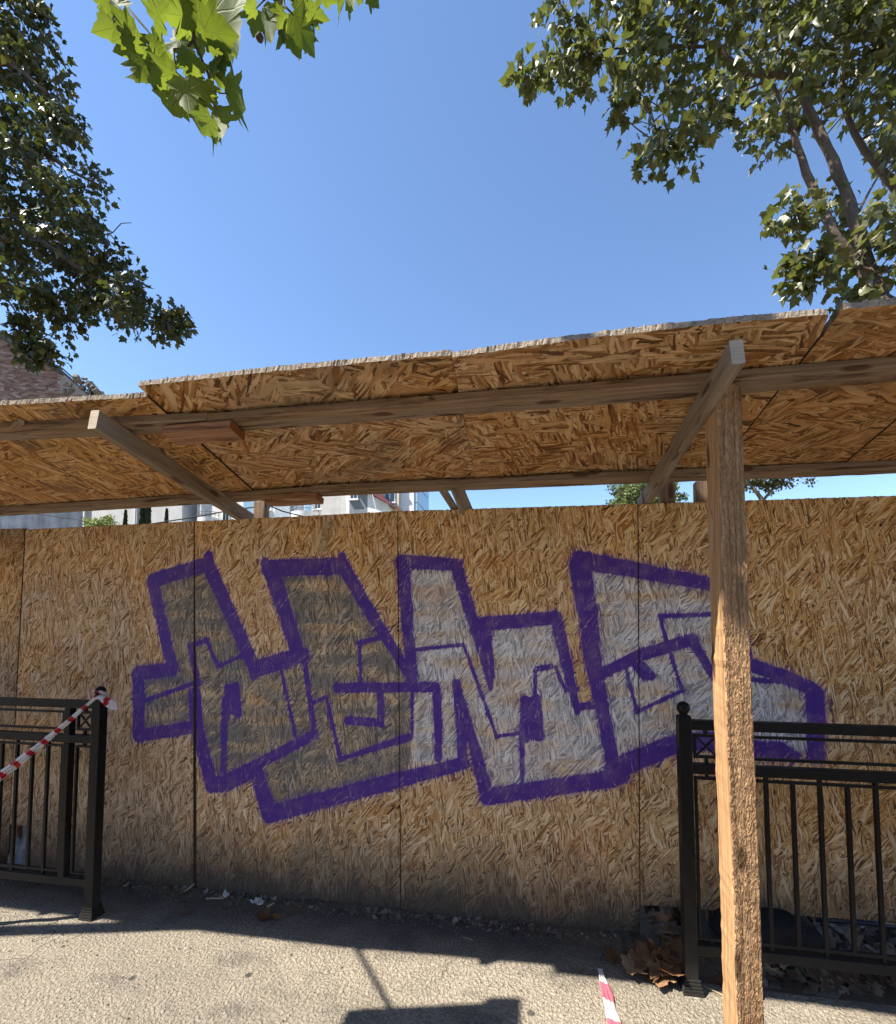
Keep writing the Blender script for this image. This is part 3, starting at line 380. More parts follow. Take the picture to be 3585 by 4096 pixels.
M_BEAMEND = wood_material('lumber_end', (.24, .19, .14), (.40, .33, .25), (.52, .45, .35), 3, .15, .5, knots=False)
M_RAFTER = wood_material('rafter_wood', (.13, .09, .058), (.235, .175, .118), (.33, .26, .18), 1, .6, .35, grey=.6)
M_SPLICE = wood_material('splice_wood', (.16, .065, .03), (.30, .16, .09), (.42, .27, .17), 1, .7, .5)
M_SPLICEEND = wood_material('splice_end', (.12, .035, .012), (.24, .075, .025), (.30, .12, .05), 2, .3, .5, knots=False)
M_POST = wood_material('post_wood', (.24, .125, .055), (.40, .235, .115), (.52, .335, .18), .7, .35, .3)
M_POSTFRONT = wood_material('post_rough_sawn', (.26, .14, .065), (.41, .245, .125), (.52, .335, .185), .7, .35, .3, crinkle=1.0)

def metal_material():
    s = NT('black_paint'); p = s.pos()
    n1 = s.noise(p, 14, 4, .6); n2 = s.noise(p, 160, 3, .6)
    z = s.sep(p)[2]
    dust = s.fr(s.math('SUBTRACT', s.math('ADD', s.math('MULTIPLY', n1, .9), .05), z), -.1, .45, 0, .42)
    up = s.fr(s.sep(s.new('ShaderNodeNewGeometry').outputs['Normal'])[2], .4, .95)
    col = s.mix(s.math('MAXIMUM', dust, s.math('MULTIPLY', up, .10)), (.0035, .0035, .004), s.mix(n2, (.03, .027, .024), (.10, .09, .078)))
    rust = s.fr(s.noise(p, 9, 5, .7), .64, .72, 0, .5)
    col = s.mix(rust, col, (.06, .022, .010))
    return s.finish(col, s.fr(s.math('ADD', n1, dust), .2, 1.2, .28, .75), s.bump(n2, .15, .002), .2)
M_BLACK = metal_material()

def ground_material():
    s = NT('pavement_asphalt'); p = s.pos()
    peb = s.noise(p, 78, 3, .6, .4); peb2 = s.noise(p, 210, 2, .6); big = s.noise(p, .9, 5, .6); mid = s.noise(p, 5, 4, .6)
    vo = s.voro(p, 120, 'F1', '2D')
    f = s.math('ADD', s.math('MULTIPLY', big, .55), s.math('MULTIPLY', mid, .45))
    col = s.ramp(f, [(.3, (.22, .192, .148)), (.5, (.345, .30, .232)), (.7, (.42, .37, .29))])
    col = s.mix(s.fr(peb, .3, .62, .75, 0), col, (.13, .11, .085))
    col = s.mix(s.math('MULTIPLY', s.math('GREATER_THAN', s.sep(vo.outputs['Color'])[0], .86), .35), col, (.42, .39, .33))
    rep = s.voro(s.vadd(s.mapping(p, (.55, .9, 1)), s.mapping(s.noise(p, 1.2, 3, .6, 0, True), (.5, .5, 0))), 1, 'F1', '2D')
    col = s.mix(s.math('MULTIPLY', s.math('GREATER_THAN', s.sep(rep.outputs['Color'])[1], .6), .25), col, (.17, .155, .135))
    gum = s.voro(p, 4.2, 'F1', '2D')
    col = s.mix(s.math('MULTIPLY', s.fr(gum.outputs['Distance'], .05, .075, 1, 0), s.math('GREATER_THAN', s.sep(gum.outputs['Color'])[0], .93)), col, (.085, .078, .07))
    spots = s.fr(s.noise(s.mapping(p, (2.4, 3.6, 1)), 1, 4, .6), .56, .72, 0, .7)
    col = s.mix(spots, col, (.075, .068, .062))
    # soil and grime by the hoarding, widened and darkened to paint in deeper shade
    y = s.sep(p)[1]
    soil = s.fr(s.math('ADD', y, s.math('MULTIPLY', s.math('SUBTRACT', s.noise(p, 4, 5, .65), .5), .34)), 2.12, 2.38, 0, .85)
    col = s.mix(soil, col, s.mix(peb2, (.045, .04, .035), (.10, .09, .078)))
    crk = s.voro(s.vadd(s.mapping(p, (.8, .8, 1)), s.noise(p, 3, 3, .6, 0, True)), 1, 'DISTANCE_TO_EDGE', '2D')
    ck = s.math('MULTIPLY', s.fr(crk.outputs['Distance'], 0, .006, 1, 0), s.fr(big, .45, .6))
    col = s.mix(s.math('MULTIPLY', ck, .7), col, (.04, .035, .03))
    h = s.math('ADD', s.math('MULTIPLY', s.fr(peb, .3, .7), 1.0), s.math('MULTIPLY', peb2, .3))
    h = s.math('SUBTRACT', h, ck)
    return s.finish(col, .92, s.bump(h, 1.0, .010), .15)
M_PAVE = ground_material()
def plain(name, c0, c1, scale=6, rough=.85, bump=.2, dist=.01, spec=.2, stretch=(1, 1, 1)):
    s = NT(name); p = s.mapping(s.pos(), stretch)
    n1 = s.noise(p, scale, 5, .65); n2 = s.noise(p, scale*8, 3, .6)
    f = s.math('ADD', s.math('MULTIPLY', n1, .75), s.math('MULTIPLY', n2, .25))
    return s.finish(s.ramp(f, [(.3, c0), (.7, c1)]), rough, s.bump(n2, bump, dist), spec)
M_SOIL = plain('soil', (.045, .034, .025), (.13, .10, .07), 8, .95, .8, .01)
M_HILL = plain('dry_hillside', (.10, .10, .045), (.20, .17, .09), 1, .95, .6, .1)

# ------------------------------------------------------------------ ground
def sheet(name, x0, x1, y0, y1, z, mat, nx=1, ny=1):
    v = [(x0+(x1-x0)*i/nx, y0+(y1-y0)*j/ny, z) for j in range(ny+1) for i in range(nx+1)]
    f = [(j*(nx+1)+i, j*(nx+1)+i+1, (j+1)*(nx+1)+i+1, (j+1)*(nx+1)+i) for j in range(ny) for i in range(nx)]
    o = obj(name, mesh_of(name, v, f, mat)); o['kind'] = 'structure'; return o
sheet('ground', -1200, 1200, -1200, 1200, -.012, M_SOIL)
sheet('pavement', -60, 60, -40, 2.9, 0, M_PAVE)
def hillside():
    xs = np.linspace(-90, 90, 60); ys = np.array([7, 10, 13, 16, 19, 22, 25, 27, 40, 80, 200.])
    v = []
    for y in ys:
        t = min(max((y-7)/19, 0), 1); t = t*t*(3-2*t)
        for x in xs: v.append((x, y, -.02 + 6.9*t + (.12*math.sin(x*.7+y)+.1*math.sin(x*.31-y*.5))*(1 if 8 < y < 60 else 0)*t))
    n = len(xs)
    f = [(j*n+i, j*n+i+1, (j+1)*n+i+1, (j+1)*n+i) for j in range(len(ys)-1) for i in range(n-1)]
    o = obj('hillside', mesh_of('hillside', v, f, M_HILL, smooth=True)); o['kind'] = 'structure'
hillside()

# ------------------------------------------------------------------ hoarding with the painted piece
def seg_cov(X, Z):
    purple = np.zeros_like(X); halo = np.zeros_like(X)
    for pts, soft in STROKES:
        for (x0, z0, w0), (x1, z1, w1) in zip(pts, pts[1:]):
            pad = max(w0, w1) + .06
            m = (X > min(x0, x1)-pad) & (X < max(x0, x1)+pad) & (Z > min(z0, z1)-pad) & (Z < max(z0, z1)+pad)
            if not m.any(): continue
            px, pz = X[m], Z[m]; dx, dz = x1-x0, z1-z0
            t = np.clip(((px-x0)*dx + (pz-z0)*dz)/(dx*dx+dz*dz+1e-9), 0, 1)
            d = np.hypot(px-x0-t*dx, pz-z0-t*dz) - (w0+(w1-w0)*t)/2
            d = d + .0016*np.sin(px*41+pz*23)*np.sin(pz*37-px*19)
            s = soft + .002 + .055*max(w0, w1)
            c = np.clip(.5 - d/(2*s), 0, 1); c = c*c*(3-2*c)
            hl = .42*np.exp(-np.clip(d, 0, 1)/(.004+soft*1.3+.10*max(w0, w1)))
            purple[m] = np.maximum(purple[m], np.maximum(c, hl))
    return purple
def poly_sd(X, Z, poly):
    P = np.array(poly); n = len(P); d = np.full(X.shape, 1e9); inside = np.zeros(X.shape, bool)
    for i in range(n):
        a, b = P[i], P[(i+1) % n]; e = b-a
        t = np.clip(((X-a[0])*e[0]+(Z-a[1])*e[1])/(e@e+1e-12), 0, 1)
        d = np.minimum(d, np.hypot(X-a[0]-t*e[0], Z-a[1]-t*e[1]))
        c = ((a[1] > Z) != (b[1] > Z)) & (X < (b[0]-a[0])*(Z-a[1])/(b[1]-a[1]+1e-12)+a[0])
        inside ^= c
    return np.where(inside, -d, d)
hoarding = thing('site_hoarding', 'tall strand board hoarding sprayed with large purple and silver graffiti letters', 'hoarding', (0, 2.48, 0))
def wall_panel(c, dense, notch=None, yoff=0, seed=0):
    xlt, xlb, xrt, xrb, ztl, ztr, zbl, zbr = c
    step = .006 if dense else .3
    nx = max(2, int((xrt-xlt)/step)); nz = max(2, int((ztl-zbl)/step))
    S, T = np.meshgrid(np.linspace(0, 1, nx+1), np.linspace(0, 1, nz+1))
    X = (xlb+(xrb-xlb)*S)*(1-T) + (xlt+(xrt-xlt)*S)*T
    Z = (zbl+(zbr-zbl)*S)*(1-T) + (ztl+(ztr-ztl)*S)*T
    rs = np.random.default_rng(seed)
    if dense:   # chewed board ends
        Z[0] += rs.normal(0, .002, nx+1); Z[-1] += rs.normal(0, .0012, nx+1); X[:, 0] += rs.normal(0, .0007, nz+1); X[:, -1] += rs.normal(0, .0007, nz+1)
    Y = yoff + .0025*np.sin(X*3+seed) + .002*np.sin(Z*2.3+seed*2)
    n1 = X.size; th = .015
    front = np.stack([X.ravel(), Y.ravel(), Z.ravel()], 1)
    i, j = np.meshgrid(np.arange(nx), np.arange(nz)); a = (j*(nx+1)+i).ravel()
    faces = np.stack([a, a+1, a+nx+2, a+nx+1], 1)
    if notch is not None:
        cx = X.ravel()[faces].mean(1); cz = Z.ravel()[faces].mean(1); faces = faces[~((cx < notch[0]) & (cz < notch[1]))]
    # back and rim
    ring = list(range(0, nx+1)) + [k*(nx+1)+nx for k in range(1, nz+1)] + [nz*(nx+1)+k for k in range(nx-1, -1, -1)] + [k*(nx+1) for k in range(nz-1, 0, -1)]
    back = front[ring] + np.array([0, th, 0]); V = np.concatenate([front, back]); R = len(ring)
    me = bpy.data.meshes.new('panel')
    rim = [(ring[k], n1+k, n1+(k+1) % R, ring[(k+1) % R]) for k in range(R)]
    allf = np.concatenate([faces, np.array(rim)])
    nf = len(allf)
    me.vertices.add(len(V)); me.vertices.foreach_set('co', V.astype(np.float32).ravel())
    me.loops.add(nf*4); me.loops.foreach_set('vertex_index', allf.astype(np.int32).ravel())
    me.polygons.add(nf); me.polygons.foreach_set('loop_start', np.arange(nf, dtype=np.int32)*4)
    me.polygons.foreach_set('loop_total', np.full(nf, 4, np.int32))
    mi = np.zeros(nf, np.int32); mi[len(faces):] = 1
    me.materials.append(M_WALL); me.materials.append(M_RIM)
    me.update(calc_edges=True); me.polygons.foreach_set('material_index', mi)
    uv = me.uv_layers.new(name='UVMap'); uvv = np.stack([V[:, 0], V[:, 2]], 1)[allf.ravel()]
    uvr = uvv.reshape(-1, 4, 2); rim_y = V[:, 1][allf[len(faces):]]
    uvr[len(faces):, :, 1] += rim_y*1.0
    uv.data.foreach_set('uv', uvr.astype(np.float32).ravel())
    if dense:
        Xf, Zf = V[:, 0].astype(float), V[:, 2].astype(float)
        pu = seg_cov(Xf, Zf)
        gr = np.zeros_like(Xf); sv = np.zeros_like(Xf); eg = np.zeros_like(Xf)
        for p in GREY_FILL:
            d = poly_sd(Xf, Zf, p); gr = np.maximum(gr, np.clip(.5-d/.03, 0, 1)); eg = np.maximum(eg, np.clip(.5-d/.02, 0, 1)*np.exp(-np.abs(d+.055)/.022)*.75)
        for k, p in enumerate(SILVER_FILL):
            d = poly_sd(Xf, Zf, p); sv = np.maximum(sv, np.clip(.5-d/.03, 0, 1))
            eg = np.maximum(eg, np.clip(.5-d/.02, 0, 1)*np.exp(-np.abs(d+.04)/.015)*.35)
        gr *= (1-.9*sv)
        for (sx, z0, z1, w_, k_) in ((-1.125, 1.86, 2.12, .075, .55), (-1.12, .15, .42, .03, .4)):   # grey smears
            zz = np.clip(np.minimum(Zf-z0, z1-Zf)/.05, 0, 1); eg = np.maximum(eg, k_*zz*np.exp(-((Xf-sx+.02*np.sin(Zf*17))/(w_*.55))**4))
        eg[n1:] = 0
        for nm, arr in (('purple', pu), ('grey', gr), ('silver', sv), ('edge_grey', eg)):
            at = me.attributes.new(nm, 'FLOAT', 'POINT'); at.data.foreach_set('value', arr.astype(np.float32))
    o = obj('board', me, hoarding); return o
PANELS = [((-5.61, -5.62, -4.39, -4.39, 2.12, 2.12, -.01, -.01), 0, None), ((-4.384, -4.384, -3.153, -3.158, 2.12, 2.105, -.01, -.01), 0, None),
          ((-3.147, -3.152, -1.953, -1.884, 2.096, 2.104, -.01, -.01), 1, (-3.03, .27)),
          ((-1.947, -1.867, -.709, -.679, 2.104, 2.113, -.012, -.012), 1, None),
          ((-.704, -.674, .5355, .504, 2.114, 2.101, -.012, -.004), 1, None),
          ((.5415, .510, 1.79, 1.775, 2.101, 2.090, .150, .186), 1, None),
          ((1.796, 1.782, 3.04, 3.03, 2.092, 2.10, .17, .15), 0, None), ((3.046, 3.036, 4.29, 4.28, 2.10, 2.11, .1, .1), 0, None)]
for k, (c, dn, nt) in enumerate(PANELS):
    wp = wall_panel(c, dn, nt, yoff=(0, .001, 0, .002, 0, .004, .002, 0)[k], seed=k+3)
    wp.color = ((1, 1, 1.0, .62, .5, .42, .6, .6)[k], (.9, .85, .82, .97, .93, .96, .9, .9)[k], 1, 1)
def hl(name, p0, p1, w, h, mats, up=(0, 0, 1), **k):
    off = Vector((0, -2.48, 0))
    return lumber(name, Vector(p0)+off, Vector(p1)+off, w, h, mats, hoarding, up, **k)
BE = [M_BEAM, M_BEAMEND]
for k, (x, zt) in enumerate(((-5.6, 2.08), (-4.385, 2.08), (-3.15, 2.06), (-1.552, 2.215), (-.70, 2.07), (.69, 2.215), (.858, 2.21), (1.79, 2.06), (3.04, 2.06))):
    hl('stud', (x, 2.538, .0), (x, 2.538, zt), .07, .05, BE, up=(0, 1, 0), seed=40+k)
hl('stud', (-1.91, 2.53, .0), (-1.91, 2.53, 2.06), .06, .05, BE, up=(0, 1, 0), seed=52)
hl('stud', (.53, 2.535, .2), (.53, 2.535, 2.06), .06, .05, BE, up=(0, 1, 0), seed=53)
for k, z in enumerate((.45, 1.15, 1.85)): hl('batten', (-5.6, 2.575, z), (4.2, 2.575, z), .03, .06, BE, seed=60+k)
hl('brace', (-.498, 2.385, 2.285), (-.372, 2.53, 2.08), .016, .04, [M_RAFTER, M_BEAMEND], up=(1, -1, 1), seed=71)
hl('brace', (-.372, 2.415, 2.215), (-.315, 2.53, 2.06), .075, .02, [M_RAFTER, M_BEAMEND], up=(.2, -1, .6), seed=72)
m = MB(); m.poly([(-.776, .03, 2.08), (-.679, .03, 2.08), (-.684, .03, 2.115), (-.711, .03, 2.145), (-.74, .03, 2.13), (-.77, .03, 2.116)], [(0, 0), (.1, 0), (.1, .04), (.06, .06), (.03, .05), (0, .03)])
m.poly([(-.684, .03, 2.115), (-.679, .05, 2.08), (-.711, .07, 2.14), (-.711, .03, 2.145)]); m.poly([(-.77, .03, 2.116), (-.74, .03, 2.13), (-.711, .03, 2.145), (-.711, .07, 2.14), (-.76, .07, 2.1)])
m.build('splintered_offcut', M_BEAM, hoarding)
chip = MB(); chip.poly([(-.81, .028, 2.10), (-.775, .028, 2.10), (-.772, .03, 2.118), (-.79, .032, 2.124)]); chip.poly([(-.772, .03, 2.118), (-.775, .028, 2.10), (-.78, .06, 2.11), (-.79, .032, 2.124)]); chip.build('splinter', M_BEAM, hoarding)

# ------------------------------------------------------------------ canopy over the footway
canopy = thing('walkway_canopy', 'timber framed canopy roofed with strand boards over the footway', 'canopy', (.66, 1.74, 0))
CO = Vector((-.66, -1.74, 0))
SL = .15
def under_z(y): return 2.3445 + (1.668-y)*SL
def roof_panel(x0f, x1f, x0r, x1r, yf0, yf1, yr0, yr1, dz=0, seed=0, bow=0, broken=0):
    r = random.Random(seed); n = max(8, int((x1f-x0f)/.006)); th = .019; m = MB()
    tops, bots, tr, br = [], [], [], []
    w1 = w2 = 0
    for i in range(n+1):
        t = i/n; xf = x0f+(x1f-x0f)*t; yf = yf0+(yf1-yf0)*t; xr = x0r+(x1r-x0r)*t; yr = yr0+(yr1-yr0)*t
        if broken and x1f-xf < broken: yf += .085*(1-(x1f-xf)/broken)     # corner snapped off
        w1 = w1*.8+r.gauss(0, .0007); w2 = w2*.8+r.gauss(0, .0007)
        bz = dz + bow*math.sin(math.pi*t)
        yb = yf+w1+r.gauss(0, .001); yt = yf+w2+r.gauss(0, .0008)+.002
        zt = under_z(yt)+th+bz+abs(r.gauss(0, .0009))+(.005 if r.random() < .03 else 0)
        bots.append((xf+CO.x, yb+CO.y, under_z(yb)+bz)); tops.append((xf+CO.x, yt+CO.y, zt))
        br.append((xr+CO.x, yr+CO.y, under_z(yr)+bz)); tr.append((xr+CO.x, yr+CO.y, under_z(yr)+bz+th))
    for i in range(n):
        u0, u1 = bots[i][0], bots[i+1][0]
        m.quad(bots[i+1], bots[i], br[i], br[i+1], [(u1, bots[i+1][1]), (u0, bots[i][1]), (br[i][0], br[i][1]), (br[i+1][0], br[i+1][1])], 0)
        m.quad(tops[i], tops[i+1], tr[i+1], tr[i], [(u0, tops[i][1]), (u1, tops[i+1][1]), (tr[i+1][0], tr[i+1][1]), (tr[i][0], tr[i][1])], 0)
        m.quad(bots[i], bots[i+1], tops[i+1], tops[i], [(u0, 0), (u1, 0), (u1, .02), (u0, .02)], 1)
        m.quad(br[i+1], br[i], tr[i], tr[i+1], [(u1, 0), (u0, 0), (u0, .02), (u1, .02)], 1)
    for e in (0, n):
        q = [bots[e], tops[e], tr[e], br[e]]
        if e: q = q[::-1]
        L = abs(br[e][1]-bots[e][1]); uv = [(0, 0), (0, .02), (L, .02), (L, 0)]
        m.quad(*q, uv if not e else uv[::-1], 2)
    o = m.build('roof_board', [M_ROOF, M_EDGE, M_RIM], canopy); o.color = ((.5, .4, .2, .9, .75, .4, .5, .5)[seed], (.8, .95, 1, .85, .92, .7, .62, .8)[seed], (0, .62, .58, .40, .12, .42, .52, .3)[seed], 1); return o
roof_panel(-4.95, -2.266, -4.95, -2.454, 1.475, 1.497, 2.47, 2.47, 0, 1)
roof_panel(-2.262, -1.430, -2.450, -1.522, 1.505, 1.545, 2.47, 2.47, 0, 2)
roof_panel(-1.427, -.2465, -1.519, -.2745, 1.497, 1.494, 2.47, 2.47, .011, 3, .004)
roof_panel(-.244, .866, -.272, .884, 1.494, 1.468, 2.47, 2.47, .003, 4, .012, .02)
roof_panel(.874, 1.357, .887, 1.427, 1.457, 1.452, 2.47, 2.47, .004, 5)
roof_panel(1.360, 2.56, 1.430, 2.60, 1.452, 1.45, 2.47, 2.47, -.001, 6)
roof_panel(2.57, 3.8, 2.61, 3.8, 1.45, 1.45, 2.47, 2.47, .002, 7)
NUP = Vector((0, SL, 1)).normalized()
def purlin(x0, x1, y0, y1, w, h, drop=0, seed=0, mats=BE):
    """laid flat on the rafters; y0/y1 are the front edges at both ends"""
    p = []
    for x, y in ((x0, y0), (x1, y1)):
        yc = y+w/2; p.append(Vector((x, yc, under_z(yc)-h/2-.0005-drop))+CO)
    return lumber('purlin', p[0], p[1], w, h, mats, canopy, NUP, seed=seed)
purlin(-4.9, -1.268, 1.47, 1.66, .092, .034, 0, 81)
purlin(-1.264, 3.7, 1.668, 1.672, .092, .034, 0, 82)
purlin(-4.9, -1.155, 2.44, 2.352, .072, .034, .004, 83)
purlin(-1.151, 3.7, 2.345, 2.43, .076, .034, .001, 84)
RM = [M_RAFTER, M_BEAMEND]
def rafter(x0, x1, y0, y1, z0, z1, seed):
    return lumber('rafter', Vector((x0, y0, z0))+CO, Vector((x1, y1, z1))+CO, .037, .08, RM, canopy, (0, .15, 1), seed=seed)
rafter(-1.657, -1.663, 1.535, 2.64, 2.2895, 2.120, 91)
rafter(.6075, .590, 1.48, 2.64, 2.299, 2.122, 92)
rafter(2.70, 2.70, 1.48, 2.64, 2.296, 2.122, 93)
rafter(-3.95, -3.95, 1.50, 2.64, 2.293, 2.122, 94)
def splice(x0, x1, yc, w, zc, h, seed): return lumber('splice_block', Vector((x0, yc, zc))+CO, Vector((x1, yc-.004, zc-.001))+CO, w, h, [M_SPLICE, M_SPLICEEND], canopy, NUP, seed=seed, jit=.004)
splice(-1.46, -1.155, 1.705, .10, 2.279, .036, 95)
splice(-1.425, -1.115, 2.39, .085, 2.178, .034, 96)
lumber('chock', Vector((-2.13, 1.615, 2.327))+CO, Vector((-2.075, 1.60, 2.337))+CO, .022, .02, BE, canopy, seed=97)
lumber('chock', Vector((.578, 2.55, 2.19))+CO, Vector((.575, 2.5, 2.09))+CO, .03, .02, RM, canopy, (1, 0, .3), seed=98)
# plank lying skewed across the roof boards, poking out past their edge
lumber('loose_plank', Vector((-4.75, 1.16, 2.425))+CO, Vector((-3.0, 1.565, 2.395))+CO, .085, .022, BE, canopy, NUP, seed=99)
def canopy_post(x0, x1, y0, y1, zt, seed):
    c = Vector(((x0+x1)/2, (y0+y1)/2, 0))
    o = lumber('post', c+CO+Vector((0, 0, -.002)), c+Vector((0, 0, zt))+CO, x1-x0, y1-y0, [M_POST, M_BEAMEND], canopy, (0, 1, 0), seg=90, jit=.0016, seed=seed)
    o.data.materials.append(M_POSTFRONT)
    for p in o.data.polygons:
        if abs(p.normal.z) < .5 and p.normal.y < -.6: p.material_index = 2
    return o
canopy_post(.623, .700, 1.68, 1.795, 2.302, 101)
canopy_post(2.73, 2.81, 1.68, 1.795, 2.302, 102)

# ------------------------------------------------------------------ railings
def railing(label, xe, d, n_bars, length, y=2.15):
    t = thing('metal_railing', label, 'railing', (xe, y+.025, 0))
    def B(nm, a, b, z0, z1, y0=.01, y1=.04, bev=.003, par=t):
        x0, x1 = sorted((d*a, d*b)); return box_obj(nm, x0, x1, y0-.025, y1-.025, z0, z1, M_BLACK, par, bev)
    p = B('post', 0, .05, .0, 1.108, 0, .05, .003)
    foot = MB()   # flared foot with welded ridges
    for k in range(5):
        g = .012*(1-k/5)+.002; foot.box(d*.025-.025-g, d*.025+.025+g, -.025-g, .025+g, k*.012, .009+k*.012)
    foot.build('foot', M_BLACK, t)
    # finial: collar and ball
    prof = [(.028, 1.105), (.028, 1.112), (.018, 1.116), (.015, 1.121), (.021, 1.127), (.0255, 1.137), (.0265, 1.146), (.024, 1.157), (.016, 1.167), (.006, 1.1715), (.0001, 1.172)]
    m = MB(); n = 20; cx = d*.025
    for (r, z) in prof:
        for k in range(n): m.v.append((cx+r*math.cos(2*math.pi*k/n), r*math.sin(2*math.pi*k/n), z))
    for i in range(len(prof)-1):
        for k in range(n):
            k2 = (k+1) % n; m.f.append((i*n+k, i*n+k2, (i+1)*n+k2, (i+1)*n+k)); m.uv += [(0, 0)]*4; m.mi.append(0)
    m.build('finial', M_BLACK, t, True)
    B('top_rail', .05, length, 1.056, 1.096, .005, .045)
    B('middle_rail', .05, length, .876, .916, .005, .045)
    B('bottom_rail', .05, length, .150, .190, .005, .045)
    for k in range(8):
        base = .187 + k*1.75
        if base > length: break
        B('inner_post', base, base+.036, .190, 1.056, .006, .044)
    # small square with a cross beside the post
    sq = bpy.data.objects.new('ornament', None); link(sq, t)
    for a, b, z0, z1 in ((.060, .158, 1.026, 1.038), (.060, .158, .938, .950), (.060, .071, .950, 1.026), (.147, .158, .950, 1.026)): B('frame_bar', a, b, z0, z1, .018, .032, .001, sq)
    for s in (0, 1):
        p, q = Vector((d*.070, 0, 1.028 if s else .948)), Vector((d*.148, 0, .948 if s else 1.028))
        MB().tube([p, q], .0055, 4).build('cross_bar', M_BLACK, sq)
    for z0, z1 in ((1.038, 1.056), (.916, .938), (.862, .876)): B('connector', .103, .115, z0, z1, .018, .032, .001)
    # narrow panel beside the post
    for a, b, z0, z1 in ((.060, .158, .850, .862), (.060, .071, .214, .850), (.147, .158, .214, .850), (.060, .158, .204, .214)): B('frame_bar', a, b, z0, z1, .018, .032, .001)
    B('connector', .103, .115, .190, .204, .018, .032, .001)
    # wide panel
    a0 = .235
    B('frame_bar', a0, length, 1.027, 1.038, .018, .032, .001); B('frame_bar', a0, length, .938, .949, .018, .032, .001); B('frame_bar', a0, a0+.012, .949, 1.027, .018, .032, .001)
    B('frame_bar', a0, length, .850, .861, .018, .032, .001); B('frame_bar', a0, length, .206, .218, .018, .032, .001); B('frame_bar', a0, a0+.012, .218, .850, .018, .032, .001)
    B('connector', .223, a0, .985, .993, .018, .032, .001)
    x = .333
    for k in range(n_bars):
        B('baluster', x-.0075, x+.0075, .218 if k % 2 else .190, .850 if k % 2 else .876, .0175, .0325, .0015); x += .0985
    return t
railing('black railing whose end post is wrapped in red and white tape', -2.207, -1, 20, 2.4)
railing('black railing with a bare ball topped post behind the timber post', .611, 1, 24, 2.8)

# ------------------------------------------------------------------ barrier tape
def tape_material(name, red, white, lo, period, skew=0.0, tint=.35):
    s = NT(name); u, v, _ = s.sep(s.uv())
    f = s.math('FRACT', s.math('DIVIDE', s.math('ADD', u, s.math('MULTIPLY', v, skew)), period))
    st = s.math('GREATER_THAN', f, lo)
    wr = s.noise(s.mapping(s.uv(), (30, 160, 1)), 1, 3, .6)
    c = s.mix(st, white, red); c = s.mix(s.fr(wr, .35, .7, .25, 0), c, (.45, .4, .38), 'MULTIPLY')
    return s.finish(c, .4, s.bump(wr, .5, .004), .4, trans=(tint, c))
M_TAPE = tape_material('tape_red_white', (.55, .025, .03), (.80, .79, .78), .66, .082)
M_TAPE2 = tape_material('tape_faded', (.72, .16, .22), (.82, .80, .80), .5, .185, .5)
def ribbon(pts, widths, seed=0, fold=.35, nseg=5, flat=None, zs=None):
    r = random.Random(seed); m = MB(); pts = [Vector(p) for p in pts]; L = 0; rows = []
    ph = [r.uniform(0, 6) for _ in range(nseg+1)]
    for i, p in enumerate(pts):
        d = (pts[min(i+1, len(pts)-1)]-pts[max(i-1, 0)]).normalized()
        side = d.cross(Vector((0, 0, 1))).normalized() if flat is None else Vector(flat).normalized()
        side = (side-d*side.dot(d)).normalized(); nrm = side.cross(d)
        if i: L += (p-pts[i-1]).length
        row = []
        for k in range(nseg+1):
            a = k/nseg-.5; w = widths[i]
            zz = (fold*w*(.5 if k % 2 else -.5) + .12*w*math.sin(L*40+ph[k])) if fold else 0
            row.append(tuple(p+side*a*w+nrm*zz))
        rows.append((row, L))
    for (r0, l0), (r1, l1) in zip(rows, rows[1:]):
        for k in range(nseg):
            m.quad(r0[k], r0[k+1], r1[k+1], r1[k], [(l0, k/nseg*.05), (l0, (k+1)/nseg*.05), (l1, (k+1)/nseg*.05), (l1, k/nseg*.05)])
    return m
tape = thing('barrier_tape', 'red and white barrier tape tied to the railing post and pulled tight', 'tape', (-2.2, 2.15, 1.12))
TO = Vector((-2.2, 2.15, 1.12))
a, b = Vector((-2.205, 2.118, 1.118)), Vector((-2.66, 1.985, .70))
pts = [a.lerp(b, i/40) + Vector((0, 0, -.012*math.sin(math.pi*i/40))) for i in range(41)]
e = Vector((-3.6, 1.75, .012)); pts += [b.lerp(e, i/16)+Vector((0, 0, -.10*math.sin(math.pi*i/16))) for i in range(1, 17)]
wd = [.014+.034*min(1, i/40) for i in range(len(pts))]
ribbon([p-TO for p in pts], wd, 3, .30, 6, flat=(.25, -.3, 1)).build('pulled_strip', M_TAPE, tape)
fx, fy = -2.232, 2.175
for k, (z, r, til) in enumerate(((1.120, .031, .1), (1.130, .030, -.2), (1.141, .030, .3), (1.113, .037, -.1))):
    ring = [Vector((fx+r*math.cos(q)*(1+.06*math.sin(3*q+k)), fy+r*math.sin(q), z+til*.03*math.cos(q+k)+.002*math.sin(5*q)))-TO for q in np.linspace(0, 2*math.pi, 22)]
    ribbon(ring, [.012+.004*math.sin(i*1.3+k) for i in range(22)], 10+k, .25, 4, flat=(0, 0, 1)).build('wrap', M_TAPE, tape)
tl = [Vector((-2.205, 2.12, 1.12)), Vector((-2.185, 2.118, 1.122)), Vector((-2.165, 2.118, 1.115)), Vector((-2.145, 2.12, 1.106)), Vector((-2.125, 2.124, 1.095)), Vector((-2.105, 2.13, 1.078)), Vector((-2.09, 2.135, 1.06))]
ribbon([p-TO for p in tl], [.008, .014, .026, .036, .04, .034, .012], 21, .3, 5, flat=(0, -.2, 1)).build('loose_end', M_TAPE, tape)
gt = [(.283, 2.218, .014), (.284, 2.2, .012), (.286, 2.17, .009), (.289, 2.12, .010), (.292, 2.07, .014), (.293, 2.02, .010), (.296, 1.95, .008), (.30, 1.88, .009), (.302, 1.8, .012), (.30, 1.7, .007), (.29, 1.6, .006), (.275, 1.5, .006)]
